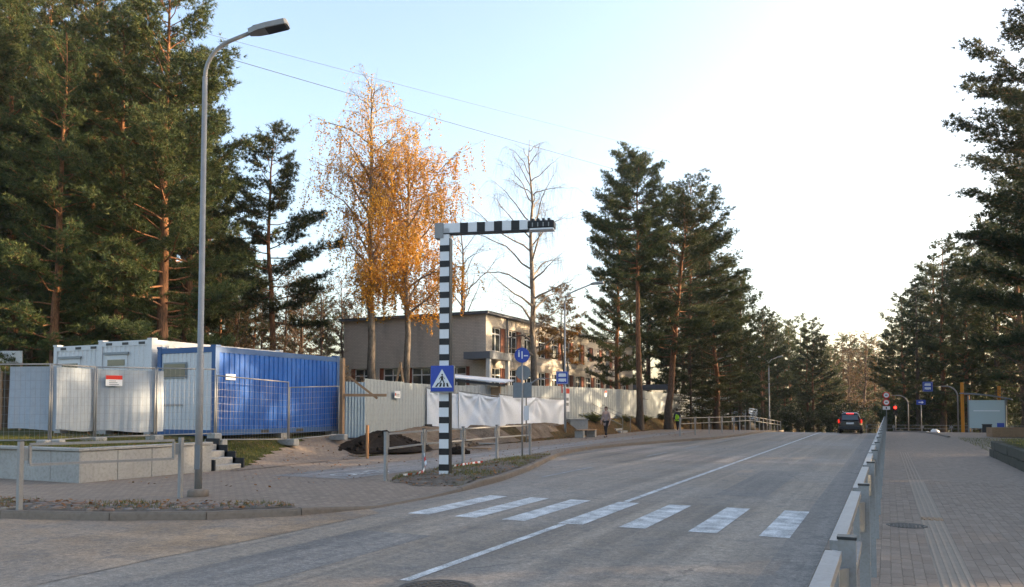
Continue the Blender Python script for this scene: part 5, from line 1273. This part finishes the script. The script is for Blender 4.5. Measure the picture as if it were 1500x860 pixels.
def spruce(seed, H, R, cb=.06, q=1.0, K=8, nlen=.17, nw=.02, mat='needle_dark'):
    rg = np.random.default_rng(seed); tb = Tubes(); C, Dr = [], []; tb.add([(0, 0, -.4), (0, 0, H * .5), (0, 0, H)], [H * .013, H * .008, .01], 8); az = 0
    nl = int(95 * q + 25)
    for i in range(nl):
        u = (i + rg.random()) / nl; z = H * (cb + (1 - cb) * u * .99); az += 2.4 + rg.normal() * .3; L = R * (1 - u) ** .85 * rg.uniform(.75, 1.15) + .15; out = np.array([cos(az), sin(az), 0]); n = 5; P = [np.array([0, 0, z])]; cur = .25 * u - .25
        for k in range(n): P.append(P[-1] + (out * cos(cur) + np.array([0, 0, sin(cur)])) * L / n); cur += .11
        P = np.array(P); tb.add(P, np.linspace(.03 * (1 - u) + .008, .005, n + 1), 4); ns = max(4, int(L * 6 * q))
        for k in range(ns):
            s = .12 + .88 * (k + rg.random()) / ns; f = s * n; j = min(n - 1, int(f)); pb_ = P[j] + (P[j + 1] - P[j]) * (f - j); lat = np.array([-out[1], out[0], 0]) * (1 if k % 2 else -1)
            d = nrm(out * .7 + lat * rg.uniform(.3, 1) + np.array([0, 0, rg.uniform(-.55, 0)])); tl = rg.uniform(.3, .7) * (.4 + .25 * L) * (1.2 - .6 * s); m_ = max(3, int(tl * 10 * q)); g = np.linspace(0, 1, m_)
            C.append(pb_ + d * tl * g[:, None] + rg.normal(0, .05, (m_, 3))); Dr.append(np.tile(d + np.array([0, 0, -.15]), (m_, 1)))
    return tb.mesh('trunk', M['sprucebark']), needles('crown', np.concatenate(C), np.concatenate(Dr), K, nlen, nw, .55, M[mat], rg)
def birch(seed, H, R, leaf=1.0, stems=1, droop=1.0, q=1.0, leafm='birchleaf', lsize=.085, fork=None, side=None, cb=.22, barkm='birchbark'):
    """ascending limbs, long hanging twigs, small leaves along them"""
    rg = np.random.default_rng(seed); tb = Tubes(); LV = []
    z = np.linspace(0, H, 14); wob = np.cumsum(rg.normal(0, .07, (14, 2)), 0); wob[0] = 0; tr = np.stack([wob[:, 0], wob[:, 1], z], 1); tr[0][2] = -.4; r0 = H * .0125
    tb.add(tr, r0 * (1 - z / H) ** .8 + .012, 9)
    def tp(t): f = t * 13; i = min(12, int(f)); return tr[i] + (tr[i + 1] - tr[i]) * (f - i)
    az = rg.random() * 6.28; nl = int(34 * q)
    for i in range(nl):
        u = (i + rg.random() * .7) / nl; t = cb + (1 - cb) * u * .97; az += 2.4 + rg.normal() * .4; L = R * (.55 + .9 * u if u < .5 else 1.0 * (1.05 - u) / .55) * rg.uniform(.7, 1.2) + .5
        out = np.array([cos(az), sin(az), 0]); cur = rg.uniform(.5, .95); P = [tp(t)]; n = 7
        for k in range(n): P.append(P[-1] + (out * cos(cur) + np.array([0, 0, sin(cur)])) * L / n * 1.15 + rg.normal(size=3) * .05); cur += rg.normal() * .12 - .02 * droop * k
        P = np.array(P); tb.add(P, np.linspace(r0 * .38 * (1 - .75 * u) + .008, .007, n + 1), 5)
        nb = max(3, int(L * 2.6 * q))
        for k in range(nb):
            s = .22 + .78 * (k + rg.random()) / nb; f = s * n; j = min(n - 1, int(f)); p = P[j] + (P[j + 1] - P[j]) * (f - j); a2 = az + rg.normal() * .9; o2 = np.array([cos(a2), sin(a2), 0]); bl_ = rg.uniform(.5, 1.3) * (.5 + .2 * L); up_ = rg.uniform(.1, .8)
            Q_ = np.array([p, p + (o2 + np.array([0, 0, up_])) * bl_ * .5, p + (o2 * 1.05 + np.array([0, 0, up_ * .9])) * bl_]); tb.add(Q_, [.010, .007, .004], 3)
            for h in range(int(4 * q + 1)):
                s2 = rg.uniform(.25, 1); b = Q_[0] + (Q_[2] - Q_[0]) * s2; hl = rg.uniform(.5, 1.9) * droop; o3 = rg.normal(size=3) * .35; o3[2] = 0; a_ = b + o3 * .4 + np.array([0, 0, .02]); c_ = b + o3 + np.array([0, 0, -hl * .55 if droop > .3 else hl * .3]); e_ = b + o3 * 1.25 + np.array([0, 0, -hl if droop > .3 else hl * .8])
                tb.add(np.array([b, a_, c_, e_]), [.0055, .0045, .0035, .002], 3)
                dens = leaf * (side(b, u) if side else 1.0); m_ = rg.poisson(max(0, 11 * dens * hl / max(.4, droop)))
                if m_:
                    g = rg.random(m_)[:, None]; LV.append(np.where(g < .5, a_ + (c_ - a_) * g * 2, c_ + (e_ - c_) * (g - .5) * 2) + rg.normal(0, .05, (m_, 3)))
    tm_ = tb.mesh('trunk', M[barkm]); return tm_, (leaves('crown', np.concatenate(LV), lsize, M[leafm], rg) if LV else None)
def shrub(seed, H, R, leaf, mat, n=26, lsize=.09):
    rg = np.random.default_rng(seed); tb = Tubes(); LV = []
    for i in range(n):
        a = rg.random() * 6.28; l = H * rg.uniform(.6, 1.05); s = R * rg.uniform(.2, 1); P = [np.array([rg.normal() * .15, rg.normal() * .15, -.1])]
        for k in range(5): P.append(np.array([cos(a) * s * ((k + 1) / 5) ** 1.3, sin(a) * s * ((k + 1) / 5) ** 1.3, l * (k + 1) / 5]) + rg.normal(size=3) * .06)
        P = np.array(P); tb.add(P, np.linspace(.022, .004, 6), 4)
        for k in range(9):
            j = rg.integers(1, 6); b = P[j]; d = rg.normal(size=3); d[2] = abs(d[2]); e = b + nrm(d) * rg.uniform(.3, .9) * H * .22; tb.add(np.array([b, e]), [.006, .002], 3); m_ = rg.poisson(14 * leaf); LV.append(b + (e - b) * rg.random((m_, 1)) + rg.normal(0, .08, (m_, 3)))
    return tb.mesh('trunk', M['twig']), leaves('crown', np.concatenate(LV), lsize, M[mat], rg, .2)
def tree(name, label, cat, meshes, loc, rz=0.0, sc=1.0, group=None):
    root = thing(name, label, cat, loc, rz, group); root.scale = (sc, sc, sc) if not hasattr(sc, '__len__') else sc
    meshobj('trunk', meshes[0], root)
    if meshes[1]: meshobj('crown', meshes[1], root)
    return root
# prototypes: (meshes, height)
PT = {
 'pineA': (pine(1, 18, .54, 3.7, 66, 1.3, shape=.42), 18), 'pineB': (pine(2, 17, .30, 4.0, 78, 1.2, shape=.45,  lean=(1.3, .4)), 17), 'pineC': (pine(3, 20, .16, 4.4, 100, 1.15), 20),
 'pineD': (pine(4, 15, .34, 3.3, 46, 1.25, shape=.6), 15), 'pineE': (pine(9, 19, .10, 4.0, 90, 1.05, 'needle', shape=.5), 19),
 'rust': (pine(12, 9, .42, 2.3, 30, 1.0, 'needle_rust', barkm='sprucebark'), 9),
 'sprA': (spruce(5, 19, 3.0), 19), 'sprB': (spruce(6, 15, 2.6, .1), 15),
 'farA': (pine(21, 18, .28, 4.2, 46, .75, K=7, nlen=.30, nw=.035), 18), 'farB': (pine(22, 17, .12, 4.0, 56, .7, K=7, nlen=.32, nw=.036), 17), 'farC': (spruce(23, 17, 2.8, .05, .6, 6, .28, .04), 17),
 'tall': (pine(31, 20, .62, 3.2, 26, .8, K=7, nlen=.26, nw=.03), 20),
 'birchA': (birch(41, 18, 3.2, 1.7, lsize=.09, cb=.34,  leafm='birchleaf', side=lambda b, u: (1.5 - 1.2 * u) * (1.0 if b[0] > -.5 else .75)), 18), 'birchB': (birch(42, 16, 3.3, 2.7, lsize=.095, cb=.36, droop=1.1, q=1.1,  side=lambda b, u: 1.5 - 1.15 * u), 16),
 'bare': (birch(43, 17, 3.4, .0, droop=.9, q=1.05), 17), 'bareB': (birch(44, 13, 3.0, .03, droop=.2, q=.85, leafm='brownleaf', barkm='twig'), 13), 'brownT': (birch(45, 12, 2.8, .55, droop=.35, q=.8, leafm='brownleaf', lsize=.12, barkm='twig'), 12),
 'shrubA': (shrub(51, 3.2, 1.5, .9, 'brownleaf'), 3.2), 'shrubB': (shrub(52, 2.4, 1.3, 1.3, 'needle_dark', lsize=.11), 2.4), 'shrubC': (shrub(53, 1.0, .8, 1.6, 'grassblade', 16, .08), 1.0),
}
NAME = dict(pineA='pine_tree', pineB='pine_tree', pineC='pine_tree', pineD='pine_tree', pineE='pine_tree', farA='pine_tree', farB='pine_tree', tall='pine_tree', rust='larch_tree', sprA='spruce_tree', sprB='spruce_tree', farC='spruce_tree', birchA='birch_tree', birchB='birch_tree', bare='birch_tree', bareB='bare_tree', brownT='brown_tree', shrubA='shrub', shrubB='shrub', shrubC='shrub')
def plant_at(kind, px, dep, top=None, label='', group=None, rz=None, h=None, xy=None, wide=1.0):
    if xy is None: q = D(px, 598, dep); xy = (q.x, q.y)
    z = lawn_z(*xy) if xy[0] < -15.6 and xy[1] > 15.8 else gz(*xy)
    if top is not None: h = D(px, top, dep).z - z
    ms, H = PT[kind]; s = (h or H) / H
    return tree(NAME[kind], label, 'shrub' if 'shrub' in kind else 'tree', ms, (xy[0], xy[1], z), rnd.random() * 6.28 if rz is None else rz, (s * wide, s * wide, s), group)
# trees one can point to
plant_at('pineC', 238, 33, -70, 'tall broad pine with foliage to the ground behind the white containers', rz=.4)
plant_at('pineD', 400, 42, 183, 'slender pine standing alone between the dark wood and the golden birches', rz=2.2)
plant_at('birchA', 549, 43, 103, 'tall birch with thin rusty gold leaves and a straight grey trunk', rz=1.0)
plant_at('birchB', 592, 44, 190, 'weeping golden birch with a dark trunk before the brick gable', rz=2.4)
plant_at('bare', 786, 51, 200, 'bare leafless birch in front of the brick building', rz=.9)
plant_at('rust', 826, 55, 420, 'small rusty orange conifer in front of the brick facade', rz=1.4)
plant_at('bareB', 672, 74, 320, 'faint bare tree rising behind the brick building', rz=.3)
plant_at('pineA', 937, 57.5, 226, 'tall pine with a straight sunlit trunk before the grey hoarding', rz=2.0, wide=.95)
plant_at('pineE', 903, 66, 270, 'dark trunked pine behind the hoarding at the end of the building', rz=4.1, wide=.8)
plant_at('pineB', 980, 62, 276, 'pine with a leaning trunk next to the straight sunlit pine', rz=-.35, wide=1.2)
plant_at('pineE', 1052, 70, 372, 'bushy pine beyond the leaning pine, low over the hoarding', rz=1.1, wide=1.35)
plant_at('pineC', 1575, 42, -150, 'big pine at the pavement edge reaching its limbs over the footway', rz=2.9, wide=1.12)
plant_at('pineE', 1535, 60, 120, 'broad dark pine standing behind the bus shelter lawn', rz=.2)
# groups
W1 = 'tall pine in the dark wood behind the site containers'
for px, dep, top, k in ((18, 36, -40, 'pineE'), (75, 31, 40, 'pineE'), (128, 38, -60, 'pineC'), (170, 33, 5, 'pineC'), (-60, 33, -80, 'pineC'), (-40, 44, -40, 'pineE'), (60, 47, -30, 'pineC'), (205, 46, 40, 'pineE'), (275, 41, 60, 'pineC'), (300, 50, 210, 'farA'), (110, 55, 0, 'farB'), (250, 60, 150, 'farB'), (10, 60, -20, 'farB'), (-120, 50, -50, 'farB'), (160, 66, 60, 'farB')):
    plant_at(k, px, dep, top, 'tall brown trunked pine at the near edge of the wood behind the containers' if dep < 40 else 'dark pine well inside the wood behind the containers' if dep < 50 else 'pine far back in the wood, half hidden by nearer pines', 'pines of the wood behind the containers')
for i in range(16):
    px = -130 + i * 30; plant_at('farB' if i % 2 else 'farC', px, 72 + (i * 13) % 22, None, 'conifer far back in the wood, seen only between nearer trunks', 'deep conifers of the wood behind the containers', h=rnd.uniform(14, 19))
for px, dep, top in ((40, 40, 150), (100, 43, 100), (150, 50, 120), (-10, 50, 60), (215, 55, 180), (285, 58, 300), (185, 62, 140)):
    plant_at('sprA' if dep < 50 else 'farC', px, dep, top, 'dark spruce among the nearer pines behind the white containers' if dep < 50 else 'dark spruce deep in the wood towards the blue container', 'spruces of the wood behind the containers')
for px, dep, top in ((318, 48, 350), (345, 54, 340), (372, 60, 400), (440, 66, 405), (330, 66, 330), (470, 75, 420), (300, 62, 260), (355, 76, 360), (510, 80, 440)):
    plant_at('tall' if dep in (48, 54) else 'farA', px, dep, top, 'thin pine with a high crown and bare stem behind the blue container' if dep in (48, 54) else 'slim pine in the thin wood between the blue container and the birches', 'pines above the blue container')
for px, dep, top in ((415, 50, 395), (445, 47, 420), (470, 55, 410), (500, 60, 400), (345, 50, 430), (380, 55, 420), (430, 72, 400), (530, 66, 430)):
    plant_at('bareB' if dep % 2 else 'brownT', px, dep, top, 'bare grey stemmed tree behind the blue container' if dep % 2 else 'thin tree with sparse brown leaves behind the blue container', 'bare trees above the blue container')
for i in range(20):
    px = -40 + i * 29 + rnd.uniform(-9, 9); plant_at('shrubA' if i > 6 else 'shrubB', px, 40 + rnd.random() * 22, None, 'bushy undergrowth shrub at the foot of the wood', 'undergrowth behind the containers', h=rnd.uniform(2.4, 4.4))
for px, dep, top in ((1010, 78, 300), (1085, 82, 400), (1062, 92, 380), (1035, 86, 340), (985, 84, 290), (950, 88, 300), (925, 99, 350), (1000, 100, 340), (1115, 100, 452), (1080, 104, 430)):
    plant_at('farB', px, dep, top, 'dark pine in the clump behind the hoarding past the building', 'pines behind the hoarding')
for px, dep, top in ((1012, 68, 470), (1029, 71, 480), (1046, 73, 500), (1070, 79, 470), (1095, 84, 480)):
    plant_at('sprB', px, dep, top, 'young dark conifer growing along the hoarding', 'young conifers along the hoarding')
for i, (px, top) in enumerate(((1120, 455), (1140, 462), (1158, 470), (1172, 462), (1190, 468), (1205, 492), (1218, 508), (1132, 470), (1182, 480), (1150, 490))):
    plant_at('farB' if i % 3 else 'farA', px, 108 + 9 * (i % 4), top, 'distant pine with bushy low crown left of the road end' if i % 3 else 'distant pine with a taller bare trunk left of the road end', 'distant pines left of the road')
for i, (px, top) in enumerate(((1222, 505), (1238, 492), (1252, 486), (1266, 490), (1280, 496), (1294, 505), (1244, 510), (1272, 512))):
    plant_at('brownT' if i % 3 != 1 else 'farA', px, 135 + 8 * (i % 3), top, 'brown leaved tree closing the view at the end of the road' if i % 3 != 1 else 'pine rising among the brown trees at the end of the road', 'trees closing the road end', wide=1.3)
for i, (px, dep, top) in enumerate(((1310, 100, 478), (1325, 92, 430), (1345, 86, 402), (1362, 95, 385), (1380, 84, 350), (1400, 92, 345), (1418, 82, 380), (1440, 88, 330), (1462, 80, 300), (1485, 90, 310), (1338, 108, 420), (1372, 110, 380), (1425, 105, 360), (1500, 76, 260))):
    plant_at(('pineE', 'farB', 'farC')[i % 3], px, dep, top, ('broad backlit pine in the wood behind the bus shelter', 'tall backlit pine with a higher crown behind the bus shelter', 'narrow dark spruce in the wood behind the bus shelter')[i % 3], 'conifers behind the bus shelter', wide=1.1)
for i in range(16):
    px = 1300 + i * 14; plant_at('shrubB', px, 84 + (i * 7) % 16, None, 'dark low bush under the conifers behind the shelter', 'bushes behind the bus shelter', h=rnd.uniform(2.5, 4.5))
for i in range(14):
    px = 1080 + i * 15; plant_at('shrubB', px, 100 + (i * 11) % 24, None, 'dark low bush under the pines at the end of the road', 'bushes at the road end', h=rnd.uniform(2.5, 5.0))
for i in range(26):
    px = 1075 + i * 10.5; plant_at(('farB', 'farC', 'farA')[i % 3], px, 158 + (i * 17) % 40, None, 'far conifer filling the gap behind the trees at the end of the road', 'far conifers beyond the road end', h=rnd.uniform(12, 15.5))
plant_at('brownT', 1505, 54, 470, 'small olive brown leafed tree on the grass beside the shelter', rz=1.0, wide=1.2)
# the wood goes on to the right of the road, beyond the frame; it throws the long morning shade over road and pavement
for i in range(84):
    for _ in range(40):
        x, y = rnd.uniform(11, 60), rnd.uniform(4, 92)
        if x > .131 * y + 7: break
    plant_at('farB' if i % 2 else 'farA', 0, 0, None, 'unseen pine added to the wood right of the footway', 'pines of the wood right of the footway', xy=(x, y), h=rnd.uniform(13, 18))

for i in range(34):  # unseen belt added along the wood's near edge to deepen its shade
    y = 14 + i * 2.3; x = .131 * y + rnd.uniform(7.5, 17)
    plant_at('farB' if i % 2 else 'farA', 0, 0, None, 'unseen pine added to the wood right of the footway', 'pines of the wood right of the footway', xy=(x, y), h=rnd.uniform(14, 18))
# ------------------------------------------------------------------ ground cover (nobody could count it)
def blades(name, label, pts, hmin, hmax, w_, mat, seed, flat=False):
    rg = np.random.default_rng(seed); P = np.asarray(pts, float); N = len(P); a = rg.random(N) * 6.28
    if flat:
        u = np.stack([np.cos(a), np.sin(a), rg.normal(0, .25, N)], 1); v = np.stack([-np.sin(a), np.cos(a), rg.normal(0, .25, N)], 1); s_ = rg.uniform(hmin, hmax, N)[:, None]
        V = np.stack([P - u * s_, P + v * s_ * .6, P + u * s_, P - v * s_ * .6], 1).reshape(-1, 3); me = np_mesh(name, V, quads=np.arange(N * 4).reshape(-1, 4), mat=mat, attr=np.repeat(rg.random(N), 4))
    else:
        h_ = rg.uniform(hmin, hmax, N); wv = np.stack([np.cos(a), np.sin(a), a * 0], 1) * w_; tip = P + np.stack([rg.normal(0, .35, N) * h_, rg.normal(0, .35, N) * h_, h_], 1)
        V = np.stack([P - wv, P + wv, tip], 1).reshape(-1, 3); me = np_mesh(name, V, tris=np.arange(N * 3).reshape(-1, 3), mat=mat, attr=np.repeat(rg.random(N), 3))
    return meshobj(name, me, None, label=label, cat='grass' if not flat else 'leaves', kind='stuff')
pts = []
for _ in range(15000):
    x, y = rnd.uniform(-11.1, -8.2), rnd.uniform(14.7, 26.4)
    if in_poly(x, y, VP_) and sin(x * 2.3 + 1) * sin(y * 1.7) + rnd.uniform(-.6, .6) + (.8 if x < -10.2 else 0) > .35: pts.append((x, y, verge_z(x, y)))
blades('verge_grass', 'thin dry grass on the gravel verge around the striped pole', pts, .03, .10, .005, M['grassblade'], 1)
pts = []
for _ in range(16000):
    x, y = rnd.uniform(-26, -16.1), rnd.uniform(12.2, 15.7); pts.append((x, y, .80 + .06 * smooth(16, 19, -x)))
for _ in range(9000):
    x, y = rnd.uniform(-18.2, -15.8), rnd.uniform(15.8, 24)
    if not in_poly(x, y, GP): pts.append((x, y, lawn_z(x, max(16.5, y))))
blades('lawn_grass', 'short autumn grass on the lawn behind the retaining wall', pts, .04, .12, .007, M['grassblade'], 2)
pts = []
for _ in range(5200):
    j = rnd.randrange(len(verge_pts) - 1); s_ = rnd.random(); a = verge_pts[j][0].lerp(verge_pts[j + 1][0], s_); b = verge_pts[j][1].lerp(verge_pts[j + 1][1], s_); q = a + (b - a).normalized() * (.15 + rnd.random() * vw(a))
    if sin(q.x * 3.1) + sin(q.y * 4 + q.x) + rnd.uniform(-1, 1) > .3: pts.append((q.x, q.y, kerb_h(a) + .02))
blades('cobble_weeds', 'weeds and moss between the cobbles by the lamp post', pts, .02, .09, .006, M['grassblade'], 3)
pts = []
for _ in range(1500):
    j = rnd.randrange(len(verge_pts) - 1); s_ = rnd.random(); a = verge_pts[j][0].lerp(verge_pts[j + 1][0], s_); b = verge_pts[j][1].lerp(verge_pts[j + 1][1], s_); q = a + (b - a).normalized() * (.05 + rnd.random() * (vw(a) + .2)); pts.append((q.x, q.y, kerb_h(a) + .035 + rnd.random() * .02))
for _ in range(1300):
    x, y = rnd.uniform(-11.1, -8.2), rnd.uniform(14.7, 26.4)
    if in_poly(x, y, VP_): pts.append((x, y, verge_z(x, y) + .015))
for _ in range(9000):
    y = rnd.uniform(36, 85); x = rnd.uniform(-18.2, -15.5); pts.append((x, y, max(lawn_z(x, y), .13 + zr(y)) + .02))
for _ in range(900): x, y = rnd.uniform(-16, -11), rnd.uniform(12, 60); pts.append((x, y, .14 + zr(y)))
for _ in range(1600): x, y = rnd.uniform(-24, -15.9), rnd.uniform(12.2, 24); pts.append((x, y, (lawn_z(x, max(16.5, y)) if y > 15.75 else .83) + .04))
blades('fallen_leaves', 'scattered fallen brown leaves on the verges and the bank', pts, .02, .05, 0, M['deadleaf'], 4, True)
pts = []
for _ in range(12000):
    x, y = rnd.uniform(3.4, 9), rnd.uniform(20, 50)
    pts.append((x, y, .68 if y < 31.5 else max(gz(x, y), zr(y) + .1) + (.25 * smooth(40, 33, y)) * smooth(4, 8, x)))
blades('lawn_grass', 'green grass above the dark stone wall beside the footway', pts, .04, .12, .009, M['grassblade'], 5)
for k, (x, y) in enumerate(((-16.7, 48.0), (-16.6, 54.5), (-16.5, 58.5), (-16.6, 64))): plant_at('shrubC', 0, 0, None, 'low green bush on the leafy bank below the hoarding', 'bushes on the bank', xy=(x, y), h=rnd.uniform(.35, .5), wide=2.2)
tt = sum(len(m.polygons) for m in bpy.data.meshes); print('POLYS', tt)

# ------------------------------------------------------------------ morning haze
m = MB(); m.box(-950, 950, -70, 950, -5.2, 30); hz_ = m.build('haze', None, None, label='thin pale morning haze filling the air over the road', kind='stuff')
t = NT('haze'); t.t.nodes.remove(t.b); pv = t.n('VolumePrincipled'); pv.inputs['Color'].default_value = (.95, .95, .97, 1); pv.inputs['Density'].default_value = .00022; pv.inputs['Anisotropy'].default_value = .3
t.l(pv.outputs[0], t.out.inputs['Volume']); hz_.data.materials.clear(); hz_.data.materials.append(t.m)
